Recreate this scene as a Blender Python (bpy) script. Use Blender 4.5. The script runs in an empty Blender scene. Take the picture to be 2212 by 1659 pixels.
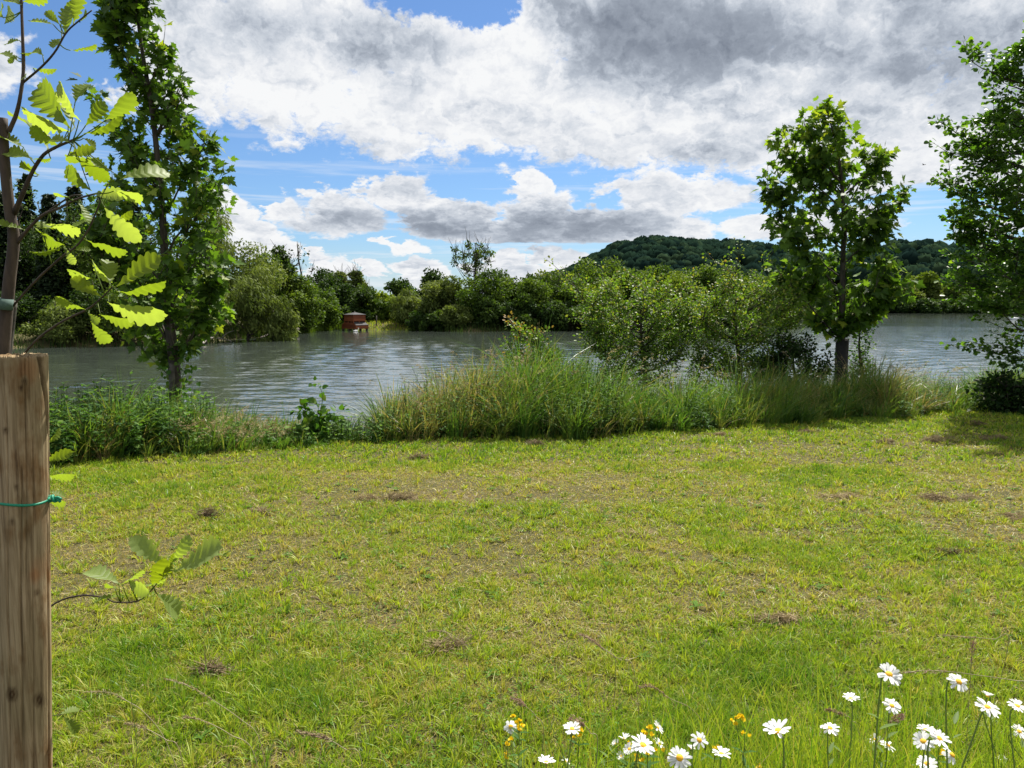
import bpy, math, random
import numpy as np
from mathutils import Vector, Matrix

R = math.radians
rng = np.random.default_rng(11)
random.seed(11)
S = bpy.context.scene
C = S.collection

# ------------------------------------------------------------------ camera
F = 1662.0                       # focal length in picture units (picture 2212 x 1659)
PITCH = R(5.99)
CAM = np.array([0.0, 0.0, 1.6])
cp, sp = math.cos(PITCH), math.sin(PITCH)

def ray(px, py):
    u = (px - 1106) / F; v = -(py - 829.5) / F
    return np.array([u, cp + v * sp, -sp + v * cp])

def at(px, py, Y):
    d = ray(px, py); return CAM + d * (Y / d[1])

def gz(px, py, z=0.0):
    d = ray(px, py); return CAM + d * ((z - CAM[2]) / d[2])

cam_d = bpy.data.cameras.new('camera'); cam = bpy.data.objects.new('camera', cam_d); C.objects.link(cam)
cam.location = CAM; cam.rotation_euler = (R(90) - PITCH, 0, 0)
cam_d.sensor_width = 36; cam_d.lens = 36 * F / 2212; cam_d.clip_start = 0.05; cam_d.clip_end = 8000
S.camera = cam

SUN_AZ, SUN_EL = R(24), R(54)
SUN = np.array([math.sin(SUN_AZ) * math.cos(SUN_EL), math.cos(SUN_AZ) * math.cos(SUN_EL), math.sin(SUN_EL)])

# ------------------------------------------------------------------ numpy helpers
def unit(v):
    v = np.asarray(v, float)
    return v / np.maximum(np.linalg.norm(v, axis=-1, keepdims=True), 1e-9)

def rdir(n):
    return unit(rng.normal(size=(n, 3)))

class VN:
    """value noise in 2-D"""
    def __init__(s, seed): s.g = np.random.default_rng(seed).random((256, 256))
    def __call__(s, x, y, f=1.0, octs=3):
        x = np.asarray(x, float) * f + 1000; y = np.asarray(y, float) * f + 1000
        o = 0; a = 1; t = 0
        for _ in range(octs):
            xi = np.floor(x).astype(int); yi = np.floor(y).astype(int); fx = x - xi; fy = y - yi
            fx = fx * fx * (3 - 2 * fx); fy = fy * fy * (3 - 2 * fy)
            g = s.g
            v = (g[xi % 256, yi % 256] * (1 - fx) + g[(xi + 1) % 256, yi % 256] * fx) * (1 - fy) + \
                (g[xi % 256, (yi + 1) % 256] * (1 - fx) + g[(xi + 1) % 256, (yi + 1) % 256] * fx) * fy
            o = o + a * v; t += a; a *= .5; x = x * 2.03 + 17; y = y * 2.03 + 31
        return o / t
n1, n2, n3 = VN(1), VN(2), VN(3)

class MB:
    """collects vertices and faces, builds ONE mesh object"""
    def __init__(s): s.V = []; s.P = {}; s.T = []; s.n = 0
    def add(s, V, polys, tint=None):
        V = np.asarray(V, float).reshape(-1, 3)
        for k in polys:
            k = np.asarray(k, int)
            if k.size: s.P.setdefault(k.shape[1], []).append(k + s.n)
        s.V.append(V); s.n += len(V)
        if tint is None: tint = .5
        s.T.append(np.broadcast_to(np.asarray(tint, float), (len(V),)))
        return s
    def build(s, name, mat, parent=None, smooth=True):
        V = np.concatenate(s.V) if s.V else np.zeros((0, 3))
        me = bpy.data.meshes.new(name)
        if parent is not None:
            V = V - np.array(parent.matrix_basis.translation if parent.parent is None else parent['_o'])
        me.vertices.add(len(V)); me.vertices.foreach_set('co', V.astype(np.float32).ravel())
        loops = []; starts = []; tot = 0
        for k in sorted(s.P):
            a = np.concatenate(s.P[k]); loops.append(a.ravel())
            starts.append(tot + np.arange(len(a)) * k); tot += a.size
        loops = np.concatenate(loops); starts = np.concatenate(starts)
        me.loops.add(tot); me.loops.foreach_set('vertex_index', loops.astype(np.int32))
        me.polygons.add(len(starts)); me.polygons.foreach_set('loop_start', starts.astype(np.int32))
        me.update(calc_edges=True)
        me.polygons.foreach_set('use_smooth', np.full(len(starts), smooth))
        at_ = me.attributes.new('tint', 'FLOAT', 'POINT')
        at_.data.foreach_set('value', np.concatenate(s.T).astype(np.float32))
        me.materials.append(mat)
        o = bpy.data.objects.new(name, me); C.objects.link(o)
        if parent is not None:
            o.parent = parent
            o['_o'] = [0.0, 0.0, 0.0]
            o['_o'] = list(parent.matrix_basis.translation) if parent.parent is None else list(parent['_o'])
        return o

def frame(axis, nrm):
    Y = unit(axis); X = unit(np.cross(Y, nrm)); Z = np.cross(X, Y); return X, Y, Z

def leaves(mb, tmpl, pos, axis, nrm, size, tint):
    """instance a leaf template (verts, polys) many times into mb"""
    T, polys = tmpl; n = len(pos); k = len(T)
    if n == 0: return
    X, Y, Z = frame(axis, nrm)
    size = np.broadcast_to(size, (n,))
    V = pos[:, None, :] + size[:, None, None] * (T[None, :, 0:1] * X[:, None] + T[None, :, 1:2] * Y[:, None] + T[None, :, 2:3] * Z[:, None])
    off = (np.arange(n) * k)[:, None, None]
    mb.add(V.reshape(-1, 3), [(np.asarray(p)[None] + off).reshape(-1, np.asarray(p).shape[1]) for p in polys],
           np.repeat(np.broadcast_to(tint, (n,)), k))

def tube(mb, pts, rad, sides=7, tint=.5, cap=True, wob=0):
    pts = np.asarray(pts, float); n = len(pts)
    rad = np.interp(np.linspace(0, 1, n), np.linspace(0, 1, len(np.atleast_1d(rad))), np.atleast_1d(rad))
    t = unit(np.gradient(pts, axis=0)); ref = np.array([.31, .17, .93]) if abs(t[0][2]) < .9 else np.array([1., .1, 0])
    A = unit(np.cross(t, ref)); B = np.cross(t, A)
    a = np.arange(sides) / sides * 2 * math.pi
    rr = rad[:, None] * (1 + wob * rng.normal(size=(n, sides)))
    V = pts[:, None] + rr[..., None] * (np.cos(a)[None, :, None] * A[:, None] + np.sin(a)[None, :, None] * B[:, None])
    i = np.arange(n - 1)[:, None] * sides; j = np.arange(sides)[None]; j2 = (j + 1) % sides
    q = np.stack([i + j, i + j2, i + sides + j2, i + sides + j], -1).reshape(-1, 4)
    polys = [q]
    if cap: polys.append(np.array([list(range(sides))[::-1]])); polys.append(np.array([[(n - 1) * sides + k for k in range(sides)]]))
    mb.add(V.reshape(-1, 3), polys, tint)

def box(mb, lo, hi, M=None, tint=.5):
    x0, y0, z0 = lo; x1, y1, z1 = hi
    V = np.array([[x0,y0,z0],[x1,y0,z0],[x1,y1,z0],[x0,y1,z0],[x0,y0,z1],[x1,y0,z1],[x1,y1,z1],[x0,y1,z1]], float)
    if M is not None: V = M(V)
    mb.add(V, [np.array([[0,3,2,1],[4,5,6,7],[0,1,5,4],[1,2,6,5],[2,3,7,6],[3,0,4,7]])], tint)

def curve(a, b, bend=(0, 0, 0), n=8, jit=0.0):
    a = np.asarray(a, float); b = np.asarray(b, float); t = np.linspace(0, 1, n)[:, None]
    p = a + (b - a) * t + np.asarray(bend) * (4 * t * (1 - t))
    if jit: p[1:-1] += rng.normal(size=(n - 2, 3)) * jit
    return p

def spline(pts, n=24):
    """Catmull-Rom through pts"""
    P = np.asarray(pts, float); P = np.vstack([2 * P[0] - P[1], P, 2 * P[-1] - P[-2]])
    out = []; m = len(P) - 3
    for s in np.linspace(0, m - 1e-6, n):
        i = int(s); t = s - i; p0, p1, p2, p3 = P[i:i + 4]
        out.append(.5 * (2 * p1 + (p2 - p0) * t + (2 * p0 - 5 * p1 + 4 * p2 - p3) * t * t + (3 * p1 - p0 - 3 * p2 + p3) * t ** 3))
    return np.array(out)

# ------------------------------------------------------------------ naming
def tag(o, label, cat, group=None, kind=None):
    o['label'] = label; o['category'] = cat
    if group: o['group'] = group
    if kind: o['kind'] = kind
    return o

def thing(name, loc, label, cat, group=None):
    o = bpy.data.objects.new(name, None); C.objects.link(o); o.location = Vector(loc)
    o.matrix_basis = Matrix.Translation(Vector(loc)); o.empty_display_size = .1
    return tag(o, label, cat, group)

# ------------------------------------------------------------------ materials
def lin(c):
    return tuple(((x / 255) / 12.92 if x / 255 <= .04045 else ((x / 255 + .055) / 1.055) ** 2.4) for x in c)

def newmat(name):
    m = bpy.data.materials.new(name); m.use_nodes = True; nt = m.node_tree; nt.nodes.clear()
    out = nt.nodes.new('ShaderNodeOutputMaterial'); return m, nt, out

def N(nt, t, **kw):
    n = nt.nodes.new(t)
    for k, v in kw.items():
        if hasattr(n, k) and k not in n.inputs: setattr(n, k, v)
        else: n.inputs[k].default_value = v
    return n

def ramp(nt, stops, fac):
    r = nt.nodes.new('ShaderNodeValToRGB'); e = r.color_ramp.elements
    while len(e) < len(stops): e.new(.5)
    for q, (p, c) in zip(e, stops): q.position = p; q.color = (*c[:3], 1)
    nt.links.new(fac, r.inputs[0]); return r.outputs[0]

def leafmat(name, stops, trans=.4, tcol=(1.15, 1.25, .45), rough=.45, spec=.35):
    """leaf: per-leaf colour from the tint attribute, light passes through"""
    m, nt, out = newmat(name); L = nt.links.new
    a = N(nt, 'ShaderNodeAttribute', attribute_name='tint')
    col = ramp(nt, stops, a.outputs['Fac'])
    p = N(nt, 'ShaderNodeBsdfPrincipled', Roughness=rough); p.inputs['Specular IOR Level'].default_value = spec
    L(col, p.inputs['Base Color'])
    mu = N(nt, 'ShaderNodeMix', data_type='RGBA', blend_type='MULTIPLY'); mu.inputs[0].default_value = 1
    L(col, mu.inputs[6]); mu.inputs[7].default_value = (*tcol, 1)
    tr = N(nt, 'ShaderNodeBsdfTranslucent'); L(mu.outputs[2], tr.inputs[0])
    mx = N(nt, 'ShaderNodeMixShader'); mx.inputs[0].default_value = trans
    L(p.outputs[0], mx.inputs[1]); L(tr.outputs[0], mx.inputs[2]); L(mx.outputs[0], out.inputs[0])
    return m

def noisemat(name, stops, scale=(8, 8, 8), rough=.8, bump=.3, bscale=1.0, dist=.01, detail=6, spec=.3, tintmix=0):
    m, nt, out = newmat(name); L = nt.links.new
    tc = N(nt, 'ShaderNodeTexCoord'); mp = N(nt, 'ShaderNodeMapping'); mp.inputs['Scale'].default_value = scale
    L(tc.outputs['Object'], mp.inputs[0])
    nz = N(nt, 'ShaderNodeTexNoise'); nz.inputs['Scale'].default_value = 1; nz.inputs['Detail'].default_value = detail; nz.inputs['Roughness'].default_value = .6
    L(mp.outputs[0], nz.inputs['Vector'])
    fac = nz.outputs[0]
    if tintmix:
        a = N(nt, 'ShaderNodeAttribute', attribute_name='tint')
        mm = N(nt, 'ShaderNodeMath', operation='MULTIPLY_ADD'); L(a.outputs['Fac'], mm.inputs[0]); mm.inputs[1].default_value = tintmix
        L(fac, mm.inputs[2]); s = N(nt, 'ShaderNodeMath', operation='SUBTRACT'); L(mm.outputs[0], s.inputs[0]); s.inputs[1].default_value = tintmix * .5
        fac = s.outputs[0]
    p = N(nt, 'ShaderNodeBsdfPrincipled', Roughness=rough); p.inputs['Specular IOR Level'].default_value = spec
    L(ramp(nt, stops, fac), p.inputs['Base Color'])
    if bump:
        b = N(nt, 'ShaderNodeBump'); b.inputs['Strength'].default_value = bump; b.inputs['Distance'].default_value = dist
        L(nz.outputs[0], b.inputs['Height']); L(b.outputs[0], p.inputs['Normal'])
    L(p.outputs[0], out.inputs[0]); return m

M = {}
M['bark'] = noisemat('bark', [(.3, (.018, .015, .012)), (.7, (.09, .075, .055))], (14, 14, 3), .9, .6)
M['twig'] = noisemat('twig', [(.3, (.03, .022, .017)), (.7, (.085, .06, .042))], (60, 60, 15), .8, .3)
M['dead'] = noisemat('deadwood', [(.3, (.16, .14, .12)), (.7, (.36, .33, .29))], (9, 9, 9), .9, .3)
M['maple'] = leafmat('maple_leaf', [(0, (.026, .058, .011)), (.45, (.066, .13, .019)), (.8, (.125, .21, .028)), (1, (.24, .29, .032))], .48, (1.4, 1.45, .45), .55, .2)
M['alder'] = leafmat('alder_leaf', [(0, (.03, .068, .010)), (.5, (.072, .145, .019)), (.9, (.13, .22, .027)), (1, (.18, .26, .03))], .42, (1.4, 1.6, .5), .45, .28)
M['haw'] = leafmat('hawthorn_leaf', [(0, (.03, .068, .010)), (.45, (.072, .14, .019)), (.85, (.14, .22, .03)), (.96, (.19, .22, .04)), (1, (.27, .17, .05))], .42, (1.3, 1.4, .45), .5, .2)
M['shrub'] = leafmat('dark_shrub_leaf', [(0, (.010, .024, .006)), (1, (.036, .075, .014))], .34, (1.3, 1.5, .4), .6, .15)
M['far'] = leafmat('bank_tree_leaf', [(0, (.026, .052, .009)), (.5, (.066, .115, .016)), (1, (.13, .18, .026))], .36, (1.3, 1.35, .4), .7, .12)
M['fard'] = leafmat('dark_tree_leaf', [(0, (.015, .032, .009)), (.5, (.034, .066, .013)), (1, (.075, .115, .022))], .32, (1.25, 1.35, .45), .7, .12)
M['farw'] = leafmat('willow_leaf', [(0, (.045, .066, .016)), (.5, (.10, .137, .03)), (1, (.165, .20, .055))], .32, (1.25, 1.3, .5), .7, .12)
M['fary'] = leafmat('yellow_green_leaf', [(0, (.045, .078, .009)), (.5, (.11, .16, .018)), (1, (.19, .24, .03))], .36, (1.25, 1.3, .4), .7, .12)
M['spruce'] = leafmat('spruce_needle', [(0, (.013, .027, .011)), (1, (.038, .062, .022))], .12, (1, 1, .6), .6, .2)
M['hillw'] = leafmat('hill_tree_leaf', [(0, (.006, .014, .012)), (.5, (.012, .026, .016)), (1, (.026, .044, .021))], .12, (1.1, 1.2, .6), 1.0, 0)  # cloud shadow and haze put into the leaf colour: dark and bluish
M['oak'] = leafmat('oak_leaf', [(0, (.15, .19, .012)), (.35, (.125, .18, .02)), (.6, (.16, .22, .045)), (.8, (.20, .27, .07)), (1, (.235, .30, .10))], .56, (1.45, 1.45, .40), .5, .25)  # backlit glow (yellow stop) and sky sheen (pale stops) painted into leaf colour
M['lawn'] = leafmat('lawn_blade', [(0, (.37, .28, .14)), (.2, (.36, .30, .09)), (.42, (.325, .37, .036)), (.7, (.195, .295, .021)), (1, (.075, .17, .018))], .42, (1.1, 1.15, .5), .5, .3)
M['tall'] = leafmat('tall_grass_blade', [(0, (.30, .22, .11)), (.25, (.22, .225, .055)), (.5, (.125, .20, .028)), (.8, (.07, .155, .022)), (1, (.04, .105, .02))], .40, (1.15, 1.2, .5), .42, .45)
M['sedge'] = leafmat('sedge_blade', [(0, (.05, .09, .03)), (.6, (.085, .14, .055)), (1, (.16, .20, .11))], .32, (1.1, 1.15, .5), .45, .35)
M['feather'] = leafmat('feathery_seed_head', [(0, (.22, .15, .09)), (.5, (.30, .25, .14)), (1, (.34, .32, .18))], .35, (1.05, 1, .7), .7, .2)
M['herb'] = leafmat('leafy_herb', [(0, (.03, .075, .018)), (.6, (.06, .13, .026)), (1, (.12, .2, .036))], .42, (1.2, 1.3, .5), .65, .1)
M['bramble'] = leafmat('bramble_leaf', [(0, (.035, .09, .014)), (.6, (.065, .15, .02)), (1, (.15, .21, .03))], .42, (1.2, 1.25, .4), .6, .15)
M['clover'] = leafmat('clover_leaf', [(0, (.05, .115, .016)), (1, (.12, .22, .03))], .40, (1.15, 1.2, .5), .75, .1)
M['hay'] = leafmat('dry_hay', [(0, (.075, .055, .032)), (.5, (.22, .165, .09)), (1, (.38, .30, .17))], .2, (1, 1, .8), .8, .15)
M['petal'] = leafmat('daisy_petal', [(0, (.74, .74, .72)), (1, (.82, .82, .80))], .35, (1, 1, .97), .55, .25)
M['disc'] = noisemat('daisy_disc', [(.35, (.55, .27, .01)), (.65, (.80, .46, .02))], (900, 900, 900), .7, .6, dist=.001)
M['vetch'] = leafmat('yellow_petal', [(0, (.66, .44, .008)), (1, (.80, .60, .015))], .35, (1, 1, .5), .5, .25)
M['stem'] = leafmat('green_stem', [(0, (.09, .15, .03)), (1, (.20, .27, .07))], .3)
M['straw'] = leafmat('straw_stem', [(0, (.24, .19, .10)), (1, (.40, .35, .21))], .2, (1, 1, .8))
M['seed'] = leafmat('pinkish_seed_head', [(0, (.22, .13, .09)), (1, (.36, .25, .18))], .3, (1, .95, .8), .7, .2)
M['cord'] = noisemat('green_cord', [(.3, (.008, .16, .09)), (.7, (.015, .26, .15))], (300, 300, 900), .5, .6, dist=.001)
M['tie'] = noisemat('tie_band', [(.3, (.05, .09, .075)), (.7, (.09, .14, .12))], (90, 90, 90), .8, .4, dist=.001)
M['guard'] = noisemat('trunk_guard', [(.3, (.012, .012, .011)), (.7, (.03, .028, .025))], (30, 30, 30), .8, .3)
M['board'] = noisemat('stained_board', [(.3, (.14, .038, .015)), (.7, (.26, .080, .03))], (3, 3, 30), .75, .3, tintmix=.5)
M['roof'] = noisemat('roof_felt', [(.3, (.03, .029, .03)), (.7, (.06, .06, .062))], (8, 8, 8), .85, .3)
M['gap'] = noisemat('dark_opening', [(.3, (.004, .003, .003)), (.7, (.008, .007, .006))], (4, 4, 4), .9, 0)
M['leg'] = noisemat('wet_timber', [(.3, (.03, .026, .02)), (.7, (.10, .09, .075))], (6, 6, 20), .8, .3)
M['bird'] = noisemat('white_feather', [(.3, (.68, .68, .67)), (.7, (.80, .80, .80))], (20, 20, 20), .7, 0)
M['dbird'] = noisemat('dark_feather', [(.3, (.05, .05, .055)), (.7, (.09, .09, .10))], (20, 20, 20), .7, 0)
M['beak'] = noisemat('orange_beak', [(.3, (.5, .2, .03)), (.7, (.6, .26, .04))], (20, 20, 20), .5, 0)

# ------------------------------------------------------------------ leaf templates (y along the leaf, z normal)
def tmpl_fold(outline, fold=.12, curl=0.0, mid=None):
    """right-half outline from base (0,0) to tip (0,1): mirrored, folded along the midrib"""
    o = np.array(outline, float); k = len(o)
    z = lambda p: fold * np.abs(p[:, 0]) - curl * p[:, 1] ** 2
    mids = np.array([[0, t] for t in (np.linspace(1, 0, 4)[1:-1] if mid is None else mid)], float)
    Rv = o; Lv = o[1:-1] * [-1, 1]
    allv = np.vstack([Rv, mids, Lv]); Z = z(allv)
    nm = len(mids)
    right = list(range(k)) + list(range(k, k + nm))
    left = [0] + list(range(k, k + nm))[::-1] + [k - 1] + list(range(k + nm, k + nm + k - 2))[::-1]
    return np.column_stack([allv, Z]), [np.array([right]), np.array([left])]

QUAD = (np.array([[0, 0, 0], [.32, .5, .06], [0, 1, 0], [-.32, .5, .06]]), [np.array([[0, 1, 2, 3]])])
SLIM = (np.array([[0, 0, 0], [.13, .45, .03], [0, 1, -.05], [-.13, .45, .03]]), [np.array([[0, 1, 2, 3]])])
OVATE = tmpl_fold([(0, 0), (.22, .12), (.36, .38), (.30, .68), (.13, .92), (0, 1)], .25, .12)
OBOV = tmpl_fold([(0, 0), (.12, .15), (.27, .4), (.40, .68), (.34, .88), (.12, .98), (0, .95)], .18, .1)
HAWL = tmpl_fold([(0, 0), (.10, .2), (.34, .38), (.26, .5), (.38, .7), (.2, .78), (.16, .95), (0, 1)], .2, .1)
MAPLE = tmpl_fold([(0, .02), (.10, -.06), (.26, -.10), (.30, .06), (.52, .10), (.44, .22), (.66, .46), (.44, .44), (.40, .54), (.22, .46), (.25, .72), (.14, .74), (0, 1.05)], .16, .12)
def tmpl_veined(outline, fold=.20, corr=.011, curl=.14):
    """lobed leaf: strips between the midrib and the lobes, folded at the midrib and pleated along the side veins"""
    o = np.array(outline, float); k = len(o)
    mid = np.column_stack([np.zeros(k), np.clip(o[:, 1] - .42 * o[:, 0], 0, 1)])
    lob = np.array([1.0 if 0 < i < k - 1 and o[i, 0] > (o[i - 1, 0] + o[i + 1, 0]) / 2 else -1.0 for i in range(k)])
    f = lambda p, c: np.column_stack([p, fold * np.abs(p[:, 0]) - curl * p[:, 1] ** 2 + c])
    Rm = f(o, lob * corr); Lm = f(o * [-1, 1], lob * corr); Mm = f(mid, lob * corr * .3)
    q1 = [[i, k + i, k + i + 1, i + 1] for i in range(k - 1)]; q2 = [[i, i + 1, 2 * k + i + 1, 2 * k + i] for i in range(k - 1)]
    return np.vstack([Mm, Rm, Lm]), [np.array(q1 + q2)]
OAKL = tmpl_veined([(.012, 0), (.02, .07), (.045, .15), (.085, .20), (.115, .235), (.115, .27), (.09, .30), (.13, .33), (.18, .37), (.19, .41), (.145, .435), (.185, .47), (.24, .515), (.255, .56), (.195, .585), (.225, .62), (.28, .665), (.295, .715), (.225, .74), (.25, .77), (.275, .815), (.26, .865), (.19, .87), (.19, .90), (.16, .945), (.105, .96), (.07, .95), (.04, .99), (.004, 1)])
LANCE = tmpl_fold([(0, 0), (.10, .15), (.16, .4), (.11, .7), (0, 1)], .25, .25)
TRI = tmpl_fold([(0, 0), (.30, .1), (.42, .35), (.28, .7), (0, 1)], .2, .15)
ROUND = (np.array([[0, 0, 0], [.4, .35, .05], [.35, .85, .05], [0, 1, 0], [-.35, .85, .05], [-.4, .35, .05]]), [np.array([[0, 1, 2, 3, 4, 5]])])

def blades(mb, base, h, lean_dir, lean, width, tint, seg=3, face=None):
    """many grass blades: base (n,3), height, lean direction (n,2), lean amount, width"""
    n = len(base); h = np.broadcast_to(h, (n,)); lean = np.broadcast_to(lean, (n,)); width = np.broadcast_to(width, (n,))
    ld = np.column_stack([lean_dir, np.zeros(n)]) if np.shape(lean_dir)[-1] == 2 else lean_dir
    ang = rng.random(n) * math.pi * 2 if face is None else face
    sd = np.column_stack([np.cos(ang), np.sin(ang), np.zeros(n)])
    Vs = []
    for k in range(seg):
        t = k / seg; w = width * (1 - t ** 2 * .75) * .5
        c = base + ld * (lean * h * t ** 2)[:, None] + np.column_stack([np.zeros(n), np.zeros(n), h * (t - .35 * np.minimum(lean, 1.4) * t ** 2)])
        Vs += [c - sd * w[:, None], c + sd * w[:, None]]
    t = 1.0
    Vs.append(base + ld * (lean * h)[:, None] + np.column_stack([np.zeros(n), np.zeros(n), h * (1 - .35 * np.minimum(lean, 1.4))]))
    K = 2 * seg + 1; V = np.stack(Vs, 1).reshape(-1, 3); off = (np.arange(n) * K)[:, None, None]
    q = np.array([[2 * k, 2 * k + 1, 2 * k + 3, 2 * k + 2] for k in range(seg - 1)])
    tr = np.array([[2 * seg - 2, 2 * seg - 1, 2 * seg]])
    mb.add(V, ([(q[None] + off).reshape(-1, 4)] if seg > 1 else []) + [(tr[None] + off).reshape(-1, 3)], np.repeat(np.broadcast_to(tint, (n,)), K))

# ------------------------------------------------------------------ setting: shore line, ground, water
WZ = -0.6
edge_px = [(-300, 1035), (0, 1018), (150, 1005), (400, 984), (620, 966), (720, 962), (850, 956), (1000, 955), (1200, 945), (1500, 934), (1700, 916), (1900, 904), (2100, 890), (2212, 880), (2500, 858)]
EDGE = np.array([gz(x, y)[:2] for x, y in edge_px])
def edgeY(x): return np.interp(x, EDGE[:, 0], EDGE[:, 1])
STRIP = 3.6
near = [(x, edgeY(x) + STRIP) for x in np.linspace(-9, 13, 34)]
far_px = [(2900, 672), (2600, 673), (2212, 675), (2060, 676), (1890, 677), (1740, 681), (1650, 686), (1570, 697), (1490, 708), (1300, 713), (1150, 715), (1000, 718), (920, 715), (800, 712), (720, 713), (640, 721), (540, 733), (440, 740), (250, 747), (60, 752), (-200, 762)]
farp = [tuple(gz(x, y, WZ)[:2]) for x, y in far_px]
poly = [(-60, 12)] + [(-25, 10.5)] + near + [(40, 26), (140, 45), (260, 80)] + farp + [(-60, 36)]
def densify(p):
    p = np.array(p); out = []
    for a, b in zip(p, np.roll(p, -1, 0)):
        k = max(1, int(np.linalg.norm(b - a) / 3)); out += [a + (b - a) * t for t in np.arange(k) / k]
    o = np.array(out); j = (n1(o[:, 0], o[:, 1], .35, 2) - .5) * 1.6 * np.clip((o[:, 1] - 16) / 14, 0.0, 1.4)
    o[:, 1] += j; return o
LAKE = densify(poly)
def sdist(x, y):
    """signed distance to the shore, positive on land"""
    x = np.ravel(x); y = np.ravel(y); d = np.full(len(x), 1e9); ins = np.zeros(len(x), bool)
    A = LAKE; B = np.roll(LAKE, -1, 0)
    for (ax, ay), (bx, by) in zip(A, B):
        ex, ey = bx - ax, by - ay; L = ex * ex + ey * ey + 1e-9
        t = np.clip(((x - ax) * ex + (y - ay) * ey) / L, 0, 1)
        d = np.minimum(d, (x - ax - t * ex) ** 2 + (y - ay - t * ey) ** 2)
        c = (ay > y) != (by > y)
        ins ^= c & (x < ex * (y - ay) / (ey if abs(ey) > 1e-9 else 1e-9) + ax)
    d = np.sqrt(d); return np.where(ins, -d, d)
def groundz(x, y, sd=None):
    x = np.ravel(x); y = np.ravel(y)
    sd = sdist(x, y) if sd is None else sd
    s = np.clip(sd / STRIP, 0, 1); s = s * s * (3 - 2 * s)
    z = np.where(sd > 0, -.68 + .68 * s, -.68 - np.minimum(1.2, -.3 * sd))
    z = z + np.where(sd > 1, (n2(x, y, .9, 3) - .5) * .05 * s, 0)
    return z
def axis_pts(fine, lim_f, mid, lim_m, far):
    a = list(np.arange(0, lim_f, fine)) + list(np.arange(lim_f, lim_m, mid)); s = mid
    while a[-1] < far: s *= 1.22; a.append(a[-1] + s)
    return np.array(a)
ax = axis_pts(.22, 13, 1.1, 120, 2500); gx = np.concatenate([-ax[:0:-1], ax])
ay = axis_pts(.22, 17, 1.1, 185, 3500); gy = np.concatenate([-np.array([40, 20, 12, 8, 6, 4.5, 3.5, 2.6, 2, 1.5, 1, .6, .3]), ay])
GX, GY = np.meshgrid(gx, gy); sd = sdist(GX, GY); GZ = groundz(GX, GY, sd)
nx, ny = len(gx), len(gy)
i = np.arange(ny - 1)[:, None] * nx + np.arange(nx - 1)[None]
q = np.stack([i, i + 1, i + nx + 1, i + nx], -1).reshape(-1, 4)
mb = MB(); mb.add(np.column_stack([GX.ravel(), GY.ravel(), GZ]), [q])

m, nt, out = newmat('lawn_soil'); L = nt.links.new
tc = N(nt, 'ShaderNodeTexCoord')
def nz(scale, detail=6, rough=.6, src=None):
    a = N(nt, 'ShaderNodeTexNoise'); a.inputs['Scale'].default_value = scale; a.inputs['Detail'].default_value = detail; a.inputs['Roughness'].default_value = rough
    L(src or tc.outputs['Object'], a.inputs['Vector']); return a.outputs[0]
c1 = ramp(nt, [(.3, (.035, .045, .012)), (.5, (.07, .072, .024)), (.68, (.12, .09, .045))], nz(1.1))
c2 = ramp(nt, [(.3, (.022, .018, .010)), (.55, (.065, .055, .026)), (.75, (.16, .125, .06))], nz(40))
mx = N(nt, 'ShaderNodeMix', data_type='RGBA'); mx.inputs[0].default_value = .5; L(c1, mx.inputs[6]); L(c2, mx.inputs[7])
p = N(nt, 'ShaderNodeBsdfPrincipled', Roughness=.95); p.inputs['Specular IOR Level'].default_value = .1; L(mx.outputs[2], p.inputs['Base Color'])
b = N(nt, 'ShaderNodeBump'); b.inputs['Strength'].default_value = .7; b.inputs['Distance'].default_value = .02; L(nz(60), b.inputs['Height']); L(b.outputs[0], p.inputs['Normal'])
L(p.outputs[0], out.inputs[0])
g = mb.build('ground', m); g['kind'] = 'structure'

# water
# one sheet of real waves: the mesh gets coarser with distance and carries only the waves it can hold
rr_ = [9.5]
while rr_[-1] < 330: rr_.append(rr_[-1] + max(.07, .0045 * rr_[-1]))
rr_ = np.array(rr_); th_a = np.arange(0, R(42), .0046); th_b = np.linspace(R(42), R(84), 36); tp_ = np.concatenate([th_a, th_b]); tt_ = np.concatenate([-tp_[:0:-1], tp_])
TT, RR = np.meshgrid(tt_, rr_); WX, WY = RR * np.sin(TT), RR * np.cos(TT)
wsd = -sdist(WX, WY).reshape(WX.shape)
farw = np.clip((WY - 22) / 12, 0, 1)
calm = np.clip(1 - wsd / (4.0 + 6 * n1(WX, WY * 0, .03, 2)), 0, 1) * farw * np.clip((95 - WY) / 25, 0, 1)
lee = np.clip((-8 - WX + .25 * (WY - 30)) / 14, 0, 1) * .35
calm = np.clip(calm * 1.4 + lee * farw, 0, 1) * .93
gust_ = .45 + 1.1 * n2(WX, WY * 2.6, .06, 3)
sp_ = np.maximum(.07, .0045 * RR); wz = np.zeros_like(WX); wr = np.random.default_rng(5)
for k in range(46):
    lam = .18 * (1.7 / .18) ** (wr.random() ** 1.9); dirn = wr.normal(.10, .55); kx, ky = math.sin(dirn) * 6.283 / lam, math.cos(dirn) * 6.283 / lam
    stp = .020 * (lam / .5) ** -.55
    wz += stp * lam / 6.283 * np.clip(lam / sp_ / 2.2 - 1, 0, 1) * np.sin(kx * WX + ky * WY + wr.random() * 6.28 + 1.5 * n3(WX, WY, .25 / max(lam, .5), 2))
wz *= gust_ * (1 - calm)
nx, ny = len(tt_), len(rr_); i = np.arange(ny - 1)[:, None] * nx + np.arange(nx - 1)[None]
q = np.stack([i, i + 1, i + nx + 1, i + nx], -1).reshape(-1, 4)
mb = MB(); mb.add(np.column_stack([WX.ravel(), WY.ravel(), WZ + wz.ravel()]), [q], calm.ravel())
m, nt, out = newmat('lake_water'); L = nt.links.new
tc = N(nt, 'ShaderNodeTexCoord')
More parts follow.
